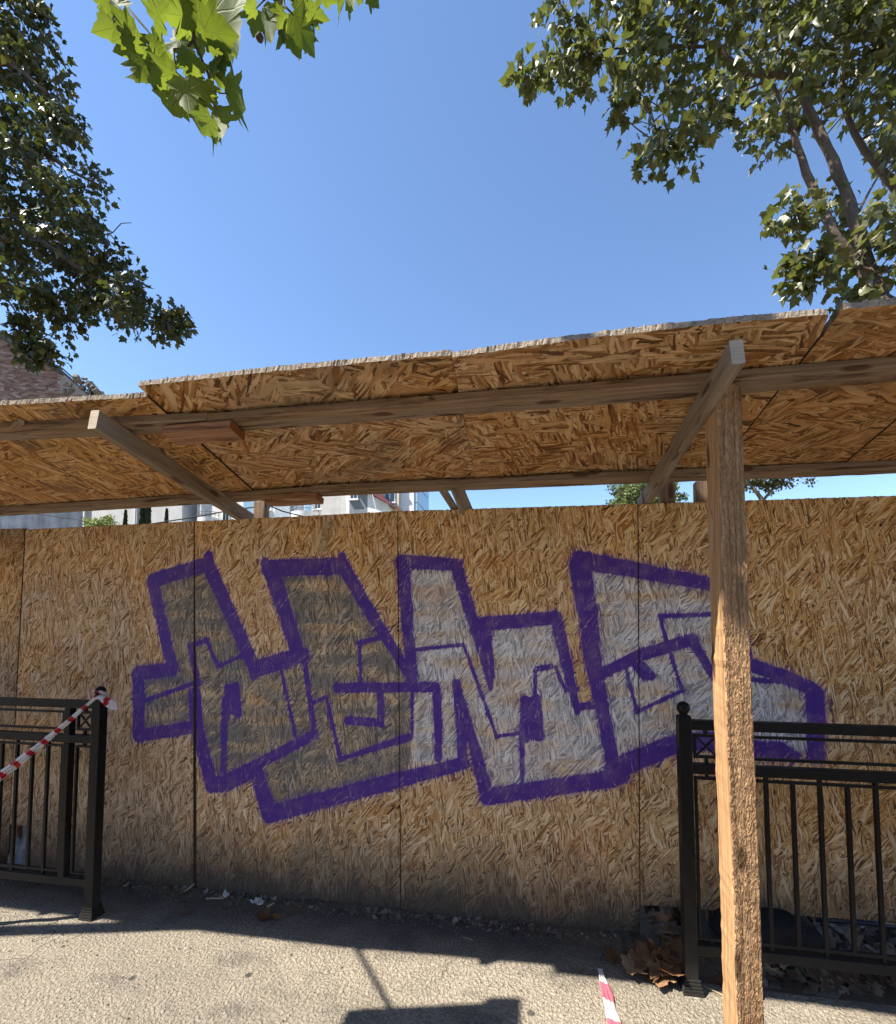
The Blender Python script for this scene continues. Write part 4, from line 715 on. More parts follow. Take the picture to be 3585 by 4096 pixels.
o = ribbon([(x, y, z) for x, y, z in gt], [.020, .022, .026, .036, .044, .042, .048, .05, .05, .05, .05, .05], 5, .10, 6).build('torn_tape', M_TAPE2)
tag(o, 'strip of faded pink and white tape lying flat on the pavement', 'tape')

# ------------------------------------------------------------------ leaves
def half_outline(h): return h + [(-x, y) for x, y in h[::-1] if abs(x) > 1e-6]
MAPLE = half_outline([(0, .0), (.10, -.05), (.30, -.03), (.47, .10), (.39, .20), (.44, .29), (.57, .52), (.40, .50), (.29, .48), (.25, .62), (.14, .74), (0, 1.0)])
PLANE = half_outline([(0, .02), (.09, -.06), (.22, -.11), (.30, -.03), (.50, -.02), (.44, .08), (.42, .16), (.37, .20), (.44, .27), (.51, .37), (.61, .55), (.54, .545), (.49, .60), (.42, .52), (.32, .48), (.27, .58), (.29, .67), (.17, .72), (.14, .82), (0, 1.02)])
def leaf_template(outline, fold=.25, droop=.2, curl=0., seed=0):
    r = random.Random(seed); c = (0, .30)
    P = [c] + outline; n = len(outline)
    v = []
    for x, y in P:
        z = abs(x)*fold - droop*(y-.3)**2 + curl*(x*x) + .03*math.sin(7*x+5*y+seed) + r.gauss(0, .012)
        v.append((x, y-.0, z))
    f = [(0, 1+i, 1+(i+1) % n) for i in range(n)]
    return np.array(v), np.array(f)
def leaf_mesh(name, tpl, mat, stalk=True):
    v, f = tpl; vv = [tuple(x) for x in v]; ff = [tuple(x) for x in f]
    if stalk:
        n = len(vv); vv += [(-.012, 0, 0), (.012, 0, 0), (.008, -.35, .06), (-.008, -.35, .06)]; ff.append((n, n+1, n+2, n+3))
    uv = [(vv[i][0], vv[i][1]) for q in ff for i in q]
    return mesh_of(name, vv, ff, mat, uv, True)
def frames(axis, up):
    """rotation matrices whose y column follows axis and z column stays near up"""
    y = axis/np.linalg.norm(axis, axis=1, keepdims=True)
    z = up - y*(up*y).sum(1, keepdims=True); z /= np.linalg.norm(z, axis=1, keepdims=True)+1e-9
    x = np.cross(y, z); return np.stack([x, y, z], 2)
def joined_leaves(name, tpls, R, pos, size, mat, parent=None):
    V, F, T = [], [], []; base = 0
    pick = RNG.integers(0, len(tpls), len(pos))
    for k, (v, f) in enumerate(tpls):
        m = pick == k
        if not m.any(): continue
        W = pos[m][:, None, :] + size[m][:, None, None]*np.einsum('nij,vj->nvi', R[m], v)
        n = len(W); V.append(W.reshape(-1, 3))
        F.append((f[None]+(np.arange(n)*len(v))[:, None, None]).reshape(-1, 3)+base); base += n*len(v)
        T.append(np.repeat(RNG.random(n), len(v)))
    V, F, T = np.concatenate(V), np.concatenate(F), np.concatenate(T); nf = len(F)
    me = bpy.data.meshes.new(name); me.vertices.add(len(V)); me.vertices.foreach_set('co', V.astype(np.float32).ravel())
    me.loops.add(nf*3); me.loops.foreach_set('vertex_index', F.astype(np.int32).ravel())
    me.polygons.add(nf); me.polygons.foreach_set('loop_start', np.arange(nf, dtype=np.int32)*3); me.polygons.foreach_set('loop_total', np.full(nf, 3, np.int32))
    me.materials.append(mat); me.update(calc_edges=True)
    at = me.attributes.new('tint', 'FLOAT', 'POINT'); at.data.foreach_set('value', T.astype(np.float32))
    o = obj(name, me, parent); o['kind'] = 'stuff'; return o
def leaf_material(name, stops, trans, tcol, rough=.45, spec=.45, veins=False):
    s = NT(name)
    rn = s.math('FRACT', s.math('ADD', s.attr('tint'), s.rnd()))
    n = s.noise(s.pos(), 3, 2); n2 = s.noise(s.pos(), 90, 2)
    f = s.math('ADD', s.math('MULTIPLY', rn, .85), s.math('MULTIPLY', s.math('SUBTRACT', n2, .5), .25))
    col = s.ramp(f, stops)
    tc = s.mix(.5, col, tcol)
    nrm = None
    if veins:
        u, v, _ = s.sep(s.uv())
        ang = s.math('ARCTAN2', u, s.math('ADD', v, .02)); k = s.math('DIVIDE', ang, .72)
        dev = s.math('MULTIPLY', s.math('ABSOLUTE', s.math('SUBTRACT', k, s.math('ROUND', k))), .72)
        rad = s.math('SQRT', s.math('ADD', s.math('MULTIPLY', u, u), s.math('MULTIPLY', v, v)))
        vd = s.math('MULTIPLY', dev, rad); vn = s.fr(vd, .004, .016, 1, 0)
        sub = s.math('ABSOLUTE', s.math('SINE', s.math('MULTIPLY', s.math('ADD', rad, s.math('MULTIPLY', dev, 1.1)), 42)))
        vn2 = s.math('MAXIMUM', vn, s.fr(sub, .0, .16, .35, 0))
        col = s.mix(s.math('MULTIPLY', vn, .5), col, (.22, .25, .06)); tc = s.mix(s.math('MULTIPLY', vn2, .55), tc, (.10, .13, .01))
        nrm = s.bump(vn2, .3, .003)
    return s.finish(col, rough, nrm, spec, trans=(trans, tc))
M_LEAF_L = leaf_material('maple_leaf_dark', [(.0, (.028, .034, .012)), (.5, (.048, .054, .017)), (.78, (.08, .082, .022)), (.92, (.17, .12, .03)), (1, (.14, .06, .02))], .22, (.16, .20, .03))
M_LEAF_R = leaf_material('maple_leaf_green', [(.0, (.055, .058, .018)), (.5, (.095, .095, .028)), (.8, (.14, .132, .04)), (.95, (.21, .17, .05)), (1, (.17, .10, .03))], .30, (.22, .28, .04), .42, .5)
M_LEAF_P = leaf_material('plane_leaf', [(.0, (.050, .085, .015)), (.6, (.085, .13, .022)), (1, (.13, .17, .03))], .5, (.27, .34, .025), .6, .2, veins=True)
M_LEAF_FAR = leaf_material('far_leaf', [(.0, (.05, .075, .02)), (.6, (.10, .135, .035)), (1, (.17, .19, .06))], .3, (.25, .3, .06))
M_LEAF_CYP = leaf_material('cypress_leaf', [(.0, (.016, .032, .016)), (1, (.045, .07, .03))], .1, (.05, .07, .02))
M_LEAF_BUSH = leaf_material('bush_leaf', [(.0, (.09, .14, .03)), (1, (.20, .26, .06))], .35, (.3, .38, .06))
M_LEAF_DRY = leaf_material('dry_leaf', [(.0, (.10, .045, .02)), (.45, (.21, .095, .042)), (.8, (.27, .15, .08)), (1, (.24, .19, .14))], .12, (.3, .12, .04), .7, .2, veins=True)
M_LEAF_OLD = leaf_material('old_leaf', [(.0, (.09, .06, .04)), (.5, (.20, .155, .12)), (1, (.30, .26, .21))], .05, (.2, .12, .06), .75, .2)
M_BARK = plain('bark', (.075, .055, .042), (.20, .16, .125), 14, .9, .9, .02, stretch=(1, 1, .35))
M_BARK_R = plain('maple_bark', (.06, .045, .036), (.19, .145, .11), 12, .9, .9, .02, stretch=(1, 1, .3))
M_TWIG = plain('twig', (.045, .034, .022), (.11, .08, .05), 30, .8, .3, .004)

def cluster_leaves(clusters, per, rad, size, jitter_axis=.55, out_from=None):
    pos, ax, up, sz = [], [], [], []
    for c in clusters:
        c = np.array(c[:3]); n = int(per*RNG.uniform(.7, 1.3))
        o = RNG.normal(0, 1, (n, 3)); o = o/np.linalg.norm(o, axis=1, keepdims=True)*(RNG.random((n, 1))**.45)*rad*RNG.uniform(.75, 1.2)
        o[:, 2] *= .8
        pos.append(c+o)
        a = o/rad*.7 + np.array([0, 0, -.75]) + RNG.normal(0, jitter_axis, (n, 3)); ax.append(a)
        up.append(np.array([-.25, -.2, .9]) + RNG.normal(0, .75, (n, 3))); sz.append(size*RNG.choice([.55, .75, .95, 1.15], n)*RNG.uniform(.85, 1.1, n))
    pos, ax, up, sz = map(np.concatenate, (pos, ax, up, sz)); return pos, frames(ax, up), sz
def split_parts(tree, pos, R, sz, mesh_list, tpls, mat, n_parts=300):
    d = np.linalg.norm(pos-np.array([0, 0, 1.5]), axis=1)/sz
    # those inside the picture that show largest
    fwd = np.array([-math.sin(YAW)*math.cos(PITCH), math.cos(YAW)*math.cos(PITCH), math.sin(PITCH)]); rt = np.array([math.cos(YAW), math.sin(YAW), 0]); upv = np.cross(rt, fwd)
    q = pos-np.array([0, 0, 1.5]); zf = q@fwd; ok = (zf > 0) & (np.abs(q@rt/zf) < .94) & (q@upv/zf < 1.25)
    order = np.argsort(np.where(ok, d, 1e6))[:n_parts]
    keep = np.ones(len(pos), bool); keep[order] = False
    for k, i in enumerate(order):
        o = bpy.data.objects.new('leaf', mesh_list[k % len(mesh_list)]); M = Matrix.Identity(4)
        for a in range(3):
            for b in range(3): M[a][b] = R[i][a][b]*sz[i]
            M[a][3] = pos[i][a]
        COL.objects.link(o); o.parent = tree; o.matrix_local = Matrix.Translation(-tree.location) @ M
    return keep
def limb_mesh(limbs, loc, n=9, seed=0):
    r = random.Random(seed); m = MB()
    for L in limbs:
        pts = [Vector(p[:3])-loc for p in L]; rad = [p[3] for p in L]
        P, Q = [], []
        for i in range(len(pts)-1):     # subdivided and slightly crooked
            k = max(1, int((pts[i+1]-pts[i]).length/.18))
            p0 = pts[max(i-1, 0)]; p3 = pts[min(i+2, len(pts)-1)]
            for j in range(k):
                t = j/k; a, b = pts[i], pts[i+1]
                q = .5*((2*a)+(b-p0)*t+(2*p0-5*a+4*b-p3)*t*t+(3*a-p0-3*b+p3)*t**3)
                rr = rad[i]+(rad[i+1]-rad[i])*t
                P.append(q+Vector((r.gauss(0, 1), r.gauss(0, 1), r.gauss(0, 1)))*rr*.10); Q.append(rr*(1+r.gauss(0, .05)))
        P.append(pts[-1]); Q.append(rad[-1]); m.tube(P, Q, n)
    return m
def twig_mesh(limbs, clusters, loc, seed=0, r0=.007):
    r = random.Random(seed); m = MB(); nodes = []
    for L in limbs:
        for a, b in zip(L, L[1:]):
            for j in range(4): nodes.append(Vector(a[:3]).lerp(Vector(b[:3]), j/4))
    for c in clusters:
        c = Vector(c[:3]); q = min(nodes, key=lambda p: (p-c).length)
        if (q-c).length > 2.4: continue
        mid = q.lerp(c, .5)+Vector((r.gauss(0, .06), r.gauss(0, .06), abs(r.gauss(0, .08))))
        m.tube([q-loc, mid-loc, c-loc], [r0*1.4, r0, r0*.4], 4, False)
    return m
MT = [leaf_template(MAPLE, (.25, .1, .45, -.2, .3)[k], (.3, .6, .1, .4, -.2)[k], (0, .3, .2, 0, .4)[k], k) for k in range(5)]
def tree(name, label, limbs, clusters, per, rad, size, mat, bark, base, parts=300, extra=None, seed=0):
    t = thing(name, label, 'tree', base); loc = Vector(base)
    limb_mesh(limbs, loc, 10, seed).build('trunk', bark, t, True)
    twig_mesh(limbs, clusters, loc, seed).build('twigs', M_TWIG, t)['kind'] = 'stuff'
    pos, R, sz = cluster_leaves(clusters, per, rad, size)
    if parts:
        meshes = [leaf_mesh('leaf', q, mat) for q in MT]
        keep = split_parts(t, pos, R, sz, meshes, MT, mat, parts); pos, R, sz = pos[keep], R[keep], sz[keep]
    joined_leaves('crown', MT, R, pos-np.array(base), sz, mat, t)
    return t
lb = LEFT_LIMBS[0][0]; base_l = (round(lb[0]-.5, 2), round(lb[1]+.6, 2), 0)
trunk_l = [(base_l[0], base_l[1], 0, .34), (base_l[0]+.05, base_l[1]-.1, 2.5, .27), (base_l[0]+.3, base_l[1]-.4, lb[2]-2, .22), (lb[0], lb[1], lb[2], .18), (lb[0]+.2, lb[1]+.3, lb[2]+2.5, .13), (lb[0]+.4, lb[1], lb[2]+4.5, .06)]
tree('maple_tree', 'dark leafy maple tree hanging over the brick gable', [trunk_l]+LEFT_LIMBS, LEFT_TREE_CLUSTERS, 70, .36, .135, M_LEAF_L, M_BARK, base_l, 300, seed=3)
rb = RIGHT_LIMBS[0][0]; base_r = (round(rb[0]+.25, 2), round(rb[1]+.15, 2), 0)
trunk_r = [(base_r[0], base_r[1], -.02, .24), (base_r[0], base_r[1], 1.5, .19), (base_r[0]-.05, base_r[1], 3.2, .165), (rb[0], rb[1], rb[2], .135)]
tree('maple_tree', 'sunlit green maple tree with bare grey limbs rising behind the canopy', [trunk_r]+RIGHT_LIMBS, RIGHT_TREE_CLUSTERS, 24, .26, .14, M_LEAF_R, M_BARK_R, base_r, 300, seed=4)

# plane tree: its trunk stands behind the photographer, one spray of leaves hangs into the picture
pbase = (-2.6, -2.4, 0); pt = thing('plane_tree', 'plane tree spray of large bright yellow green leaves hanging overhead', 'tree', pbase); PV = Vector(pbase)
top = Vector(PLANE_TWIGS[0][0][:3]); top2 = Vector(PLANE_TWIGS[4][0][:3])
pl_limbs = [[(-2.6, -2.4, -.02, .30), (-2.55, -2.35, 2.5, .24), (-2.4, -2.1, 5, .19), (-2.1, -1.4, 7.2, .13), (-1.5, -.3, 8.0, .08), (-.9, .5, 7.6, .04)],
            [(-2.4, -2.1, 5, .12), (-2.0, -1.0, 6.0, .08), (-1.6, .0, 6.2, .05), (-1.2, .6, 5.9, .035), (top.x, top.y, top.z, .02)],
            [(-1.6, .0, 6.2, .04), (-.9, .5, 6.0, .03), (top2.x, top2.y, top2.z, .014)],
            [(-1.2, .6, 5.9, .03), (-.2, .7, 5.8, .02), (.5, .7, 5.7, .01)]]
limb_mesh(pl_limbs, PV, 10, 7).build('trunk', M_BARK, pt, True)
for T in PLANE_TWIGS: MB().tube([Vector(p[:3])-PV for p in T], [p[3] for p in T], 6).build('twig', M_TWIG, pt, True)
PT = [leaf_template(PLANE, .14+.09*k, .10, .12, 20+k) for k in range(4)]
pmesh = [leaf_mesh('plane_leaf', q, M_LEAF_P, False) for q in PT]
rr = random.Random(9)
for k, L in enumerate(PLANE_LEAVES):
    b, t = Vector(L[:3]), Vector(L[3:]); y = (t-b); ln = y.length*1.06; y.normalize()
    ln = max(ln, .075)
    view = (b-Vector((0, 0, 1.5))).normalized()
    up = Vector((rr.gauss(0, .30), rr.gauss(0, .30), .45)) + view*1.0
    z = (up-y*up.dot(y)).normalized(); x = y.cross(z)
    M = Matrix(((x.x, y.x, z.x), (x.y, y.y, z.y), (x.z, y.z, z.z))).to_4x4()
    w = ln*rr.uniform(.85, 1.1)
    o = bpy.data.objects.new('leaf', pmesh[k % 4]); COL.objects.link(o); o.parent = pt
    o.matrix_local = Matrix.Translation(b-y*ln*.02-PV) @ M @ Matrix.Diagonal((w, ln, ln, 1))
for q in BUD: MB().tube([Vector(q)-PV+Vector((0, 0, .006)), Vector(q)-PV, Vector(q)-PV-Vector((0, 0, .006))], [.002, .006, .002], 6).build('bud', M_TWIG, pt)
def ball(name, c, r, mat, parent, n=14, sq=(1, 1, 1), jit=0, seed=0):
    rs = random.Random(seed); m = MB(); rows = n//2
    for i in range(rows+1):
        th = math.pi*i/rows
        for k in range(n):
            a = 2*math.pi*k/n; q = r*(1+rs.gauss(0, jit)); m.v.append((c[0]+q*math.sin(th)*math.cos(a)*sq[0], c[1]+q*math.sin(th)*math.sin(a)*sq[1], c[2]+q*math.cos(th)*sq[2]))
    for i in range(rows):
        for k in range(n):
            k2 = (k+1) % n; m.f.append((i*n+k, (i+1)*n+k, (i+1)*n+k2, i*n+k2)); m.uv += [(0, 0)]*4; m.mi.append(0)
    return m.build(name, mat, parent, True)
ball('seed_ball', tuple(Vector(SEED_BALL)-PV), .016, M_TWIG, pt, 12, (1, 1, 1.15), .05, 2)
upper = [(-1.45+1.3*i/9+RNG.normal(0, .12), .62+RNG.normal(0, .2), 5.6+RNG.normal(0, .15)) for i in range(10)]
upper += [(RNG.uniform(-4.0, -.6), RNG.uniform(-3.6, -1.3), RNG.uniform(6.8, 9)) for _ in range(26)]
pos, R, sz = cluster_leaves(upper, 26, .34, .18)
near = [tuple(Vector(T[0][:3])+Vector((0, 0, .12))) for T in PLANE_TWIGS if T[0][2] > 4.2]
p2_, R2_, s2_ = cluster_leaves(near, 20, .2, .16); pos, R, sz = np.concatenate([pos, p2_]), np.concatenate([R, R2_]), np.concatenate([sz, s2_])
joined_leaves('crown', PT, R, pos-np.array(pbase), sz, M_LEAF_P, pt)

# trees beyond the hoarding
def far_tree(name, label, base, cl, per, rad, size, mat, limbs, group=None):
    t = thing(name, label, 'tree', base, group); loc = Vector(base)
    limb_mesh(limbs, loc, 7, 1).build('trunk', M_BARK, t, True)
    twig_mesh(limbs, cl, loc, 2, .02).build('twigs', M_TWIG, t)['kind'] = 'stuff'
    pos, R, sz = cluster_leaves(cl, per, rad, size); joined_leaves('crown', MT, R, pos-np.array(base), sz, mat, t); return t
cl = []
for _ in range(90):
    a, e, q = RNG.uniform(0, 6.28), RNG.uniform(-.4, 1.2), RNG.random()**.5
    cl.append((5.6+2.1*q*math.cos(a)*math.cos(e), 24+1.8*math.sin(a)*math.cos(e), 7.0+1.6*math.sin(e)*q + RNG.normal(0, .12)))
far_tree('garden_tree', 'small round green tree showing in the slot beside the post', (5.8, 24, 6.6), [(c[0], c[1], c[2]+.2) for c in cl], 70, .38, .13, M_LEAF_FAR,
         [[(5.8, 24, 6.4, .16), (5.7, 24, 7.2, .12), (5.2, 24, 7.9, .06), (4.4, 24, 8.2, .03)], [(5.7, 24, 7.2, .08), (6.4, 24, 8.0, .05), (7.1, 24, 8.3, .03)]])
cl2 = [(10.8+1.4*RNG.normal()*.62, 24+RNG.normal(0, .5), 7.9+abs(RNG.normal(0, .5))) for _ in range(46)]
far_tree('garden_tree', 'sparse dark tree showing in the slot right of the post', (10.8, 24, 6.6), cl2, 34, .4, .13, M_LEAF_L,
         [[(10.8, 24, 6.4, .16), (10.7, 24, 7.2, .11), (10.2, 24, 8.0, .06), (9.6, 24, 8.5, .03)], [(10.7, 24, 7.2, .08), (11.4, 24, 8.0, .05), (12.1, 24, 8.5, .03)]])
def cypress(x, y, z0, h, r, label, k, group=None):
    t = thing('cypress', label, 'tree', (x, y, z0), group)
    limb_mesh([[(x, y, z0, r*.25), (x, y, z0+h*.5, r*.15), (x, y, z0+h*.96, .01)]], Vector((x, y, z0)), 6, k).build('trunk', M_BARK, t, True)
    n = int(2600*h*r); u = RNG.random(n); prof = r*np.clip(1.25*(1-u)**.7*(u+.12)**.18, .03, 1); a = RNG.uniform(0, 6.28, n)
    q = prof*np.sqrt(RNG.uniform(.3, 1, n))*(1+.15*np.sin(3*a+9*u))
    pos = np.stack([q*np.cos(a), q*np.sin(a), u*h], 1)
    ax = np.stack([np.cos(a)*.4, np.sin(a)*.4, np.ones(n)], 1)+RNG.normal(0, .25, (n, 3)); up = np.stack([np.cos(a), np.sin(a), np.zeros(n)], 1)+RNG.normal(0, .4, (n, 3))
    joined_leaves('crown', MT, frames(ax, up), pos, RNG.uniform(.07, .15, n), M_LEAF_CYP, t)
cypress(-25.95, 28, 6.9, 3.55, .19, 'tall slim cypress of the close pair in front of the warehouse', 1, 'pair of cypresses')
cypress(-25.55, 28, 6.9, 3.8, .21, 'tall slim cypress of the close pair in front of the warehouse', 2, 'pair of cypresses')
cypress(-27.3, 28, 6.9, 2.35, .15, 'short young cypress beside the green bush', 3)
cypress(-24.1, 28, 6.9, 2.3, .14, 'short young cypress standing alone by the grey wall', 4)
bc = [(-29.3+RNG.normal(0, .62), 28+RNG.normal(0, .4), 8.25+RNG.normal(0, .28)) for _ in range(40)] + [(-27.6+RNG.normal(0, .8), 28.1, 7.75+RNG.normal(0, .12)) for _ in range(14)]
t = thing('bush', 'bright green bush behind the hoarding by the brick building', 'bush', (-29.2, 28, 6.85))
limb_mesh([[(-29.2, 28, 6.8, .05), (-29.1, 28, 8.3, .02)], [(-29.2, 28, 6.8, .04), (-29.6, 28, 8.4, .02)], [(-29.2, 28, 6.8, .04), (-28.5, 28, 8.2, .02)]], Vector((-29.2, 28, 6.85)), 6, 5).build('stems', M_BARK, t, True)
pos, R, sz = cluster_leaves(bc, 60, .3, .12); joined_leaves('foliage', MT, R, pos-np.array([-29.2, 28, 6.85]), sz, M_LEAF_BUSH, t)

# ------------------------------------------------------------------ buildings beyond the hoarding
def plaster(name, c0, c1, scale=.9, streak=True, bump=.3):
    s = NT(name); p = s.pos()
    n1 = s.noise(p, scale, 5, .65); n2 = s.noise(s.mapping(p, (3, 3, .35)), 1, 4, .6); n3 = s.noise(p, 25, 3)
    f = s.math('ADD', s.math('MULTIPLY', n1, .5), s.math('MULTIPLY', n2 if streak else n1, .5))
    return s.finish(s.ramp(f, [(.32, c0), (.66, c1)]), .9, s.bump(n3, bump, .02), .15)
M_PGREY = plaster('pale_grey_render', (.50, .50, .51), (.62, .62, .63))
M_PWHITE = plaster('white_render', (.62, .61, .59), (.76, .75, .73))
M_PSTUC = plaster('stained_stucco', (.40, .38, .36), (.58, .56, .53), 1.4)
M_PBLUE = plaster('blue_grey_render', (.34, .38, .44), (.44, .49, .55))
M_PDARK = plaster('slate_grey_render', (.15, .16, .18), (.22, .23, .25))
M_PCREAM = plaster('cream_stone', (.52, .44, .33), (.66, .58, .46))
M_PLAST_OLD = plaster('old_blue_plaster', (.13, .13, .14), (.40, .41, .45), 1.6)
M_REDROOF = plain('dark_red_roof', (.12, .025, .03), (.22, .045, .055), 2, .5, .1, .01, .4)
M_FRAME = plain('white_frame', (.66, .66, .66), (.76, .76, .76), 4, .5, .05)
M_RAIL = plain('grey_iron', (.16, .17, .18), (.26, .27, .28), 9, .5, .1)
def glass(name, c):
    s = NT(name); return s.finish(c, .08, None, .6)
M_GLASS = glass('window_glass', (.03, .045, .06)); M_GLASSB = glass('blue_glass', (.06, .17, .42)); M_GLASSP = glass('pale_glass', (.25, .42, .58))
def bld(name, label, base): return thing(name, label, 'building', base)
def bx(nm, t, x0, x1, y0, y1, z0, z1, mat, par=None):
    b = t.location; return box_obj(nm, x0-b.x, x1-b.x, y0-b.y, y1-b.y, z0-b.z, z1-b.z, mat, par or t)
def window(t, x0, x1, y, z0, z1, g=M_GLASS, bars=1):
    w = bx('window', t, x0, x1, y-.05, y+.02, z0, z1, M_FRAME)
    n = bars+1; s = (x1-x0-.06)/n
    for k in range(n): bx('pane', t, x0+.05+k*s, x0+k*s+s+.01, y-.06, y-.052, z0+.06, z1-.06, g, w)
    bx('sill', t, x0-.08, x1+.08, y-.16, y+.0, z0-.09, z0-.002, M_FRAME, w)
# pale warehouse with a glazed blue stair strip
t = bld('warehouse', 'pale grey blank walled warehouse with a narrow blue glazed strip', (-28.7, 33, 6.8))
bx('wall', t, -34.5, -28.30, 30, 37, 6.8, 13.6, M_PGREY); bx('wall', t, -27.86, -24.6, 30.02, 37, 6.8, 13.6, M_PGREY)
bx('recess_wall', t, -28.30, -27.86, 30.25, 37, 6.8, 13.6, M_PBLUE)
for k in range(5): bx('glazing', t, -28.16, -27.92, 30.2, 30.24, 8.2+k*.95, 9.08+k*.95, M_GLASSB)
m = MB(); m.tube([(.36, -3.08, 0), (.36, -3.08, 6)], .06, 8); m.build('downpipe', M_FRAME, t)
bx('corner_pilaster', t, -32.9, -32.6, 29.8, 29.999, 6.8, 13.6, M_FRAME)
bx('cornice', t, -34.6, -24.5, 29.8, 37.1, 13.602, 13.9, M_FRAME)
# white block of flats with rounded balconies
t = bld('apartment_building', 'white building with rounded balconies and thin iron rails', (-18.6, 33, 6.8))
bx('wall', t, -23.75, -17.61, 30.8, 38, 6.8, 14, M_PWHITE); bx('blue_wall', t, -17.605, -16.47, 30.4, 38, 6.8, 14, M_PBLUE); bx('wall', t, -16.465, -13.80, 30.8, 38, 6.8, 14, M_PWHITE)
bx('pier', t, -23.78, -23.45, 30.5, 30.797, 6.8, 14, M_PWHITE)
for (x0, x1, z0, z1, g) in ((-21.9, -21.35, 8.2, 10.9, M_GLASS), (-20.3, -19.5, 8.8, 10.6, M_GLASSP), (-18.9, -18.1, 9.6, 11.2, M_GLASS), (-15.55, -14.95, 8.4, 10.3, M_GLASSP), (-14.8, -14.3, 9.5, 11.0, M_GLASS)): window(t, x0, x1, 30.79, z0, z1, g)
def balcony(t, cx, cy, r, z0, zt, rail):
    b = t.location; m = MB(); n = 28
    ring = lambda q, z: [(cx+q*math.cos(math.pi+math.pi*k/n)-b.x, cy+q*math.sin(math.pi+math.pi*k/n)-b.y, z-b.z) for k in range(n+1)]
    A, B_, C_ = ring(r, z0), ring(r, zt), ring(r-.12, zt)
    for k in range(n): m.quad(A[k], A[k+1], B_[k+1], B_[k]); m.quad(B_[k], B_[k+1], C_[k+1], C_[k])
    m.poly(A[::-1]); w = m.build('balcony', M_PWHITE, t)
    for z in (zt+.22, zt+rail):
        MB().tube(ring(r-.06, z), .022, 5).build('handrail', M_RAIL, w)
    P, Q = ring(r-.06, zt), ring(r-.06, zt+rail)
    for k in range(0, n+1, 4): MB().tube([P[k], Q[k]], .018, 5).build('rail_post', M_RAIL, w)
balcony(t, -22.95, 30.8, .78, 7.6, 9.12, .42); balcony(t, -15.45, 30.8, 1.0, 7.6, 9.22, .44)
m = MB()
for k in range(3): m.tube([(-15.0+.35*k+4.2+.0, -2.3, 1.7), (-14.4+.35*k+4.2, -2.3, .9)], .03, 5)
m.build('stair_rail', M_RAIL, t)
m = MB(); m.tube([(4.82, -2.5, 0), (4.82, -2.5, 6.5)], .05, 8); m.build('downpipe', M_FRAME, t)
# stucco block
t = bld('stucco_building', 'stained grey stucco block with a white corner strip', (-12.7, 32, 6.8))
bx('wall', t, -13.74, -11.98, 29.6, 35, 6.8, 13.5, M_PSTUC); bx('corner_strip', t, -11.975, -11.66, 29.57, 35, 6.8, 13.5, M_FRAME)
# slate grey house with red roof
t = bld('house', 'slate grey and white house with a dark red roof', (-10.3, 31, 6.8)); b = t.location
bx('wall', t, -11.645, -10.40, 29.3, 34, 6.8, 10.02, M_PDARK)
m = MB(); g = [(-10.38, 6.8), (-8.95, 6.8), (-8.95, 9.2), (-10.38, 10.02)]
for y, s in ((29.25, 1), (34, -1)): m.poly([(x-b.x, y-b.y, z-b.z) for x, z in g][::s])
m.quad((-8.95-b.x, 29.25-b.y, 0), (-8.95-b.x, 34-b.y, 0), (-8.95-b.x, 34-b.y, 2.4), (-8.95-b.x, 29.25-b.y, 2.4)); m.build('gable_wall', M_PWHITE, t)
m = MB(); pr = [(-11.3, 10.36), (-10.33, 10.06), (-8.75, 9.08), (-8.75, 9.22), (-10.28, 10.62), (-11.3, 11.0)]
for y, s in ((28.9, 1), (34.2, -1)): m.poly([(x-b.x, y-b.y, z-b.z) for x, z in pr][::s])
for k in range(6):
    (xa, za), (xb, zb) = pr[k], pr[(k+1) % 6]; m.quad((xa-b.x, 28.9-b.y, za-b.z), (xa-b.x, 34.2-b.y, za-b.z), (xb-b.x, 34.2-b.y, zb-b.z), (xb-b.x, 28.9-b.y, zb-b.z))
m.build('roof', M_REDROOF, t)
window(t, -11.6, -11.06, 29.29, 9.66, 10.0 + .25, M_GLASS)
m = MB(); m.tube([(-9.93-b.x, -2.2, 3.1), (-9.5-b.x, -2.2, 1.5), (-9.5-b.x, -2.2, 0)], .03, 6); m.build('downpipe', M_FRAME, t)
# cream building and white tower
t = bld('cream_building', 'cream stone building with large windows behind the red roof', (-9.4, 35, 6.8))
bx('wall', t, -11.2, -8.93, 31.6, 38, 6.8, 14.5, M_PCREAM)
for z in (8.4, 9.95, 11.5):
    window(t, -9.95, -9.2, 31.59, z, z+1.05); bx('string_course', t, -11.2, -8.93, 31.5, 31.598, z-.32, z-.2, M_PCREAM)
t = bld('white_tower', 'tall white block with a pale blue glass corner', (-8.4, 35, 6.8))
bx('wall', t, -8.92, -7.92, 31.9, 36, 6.8, 15, M_PWHITE); bx('side_wall', t, -9.1, -8.925, 31.7, 36, 6.8, 15, M_PBLUE)
for k in range(6): bx('glazing', t, -7.91, -7.70, 31.95, 35.8, 7.6+k*1.2, 8.74+k*1.2, M_GLASSP)
bx('mullion', t, -7.69, -7.63, 31.9, 31.96, 6.8, 14.8, M_RAIL)
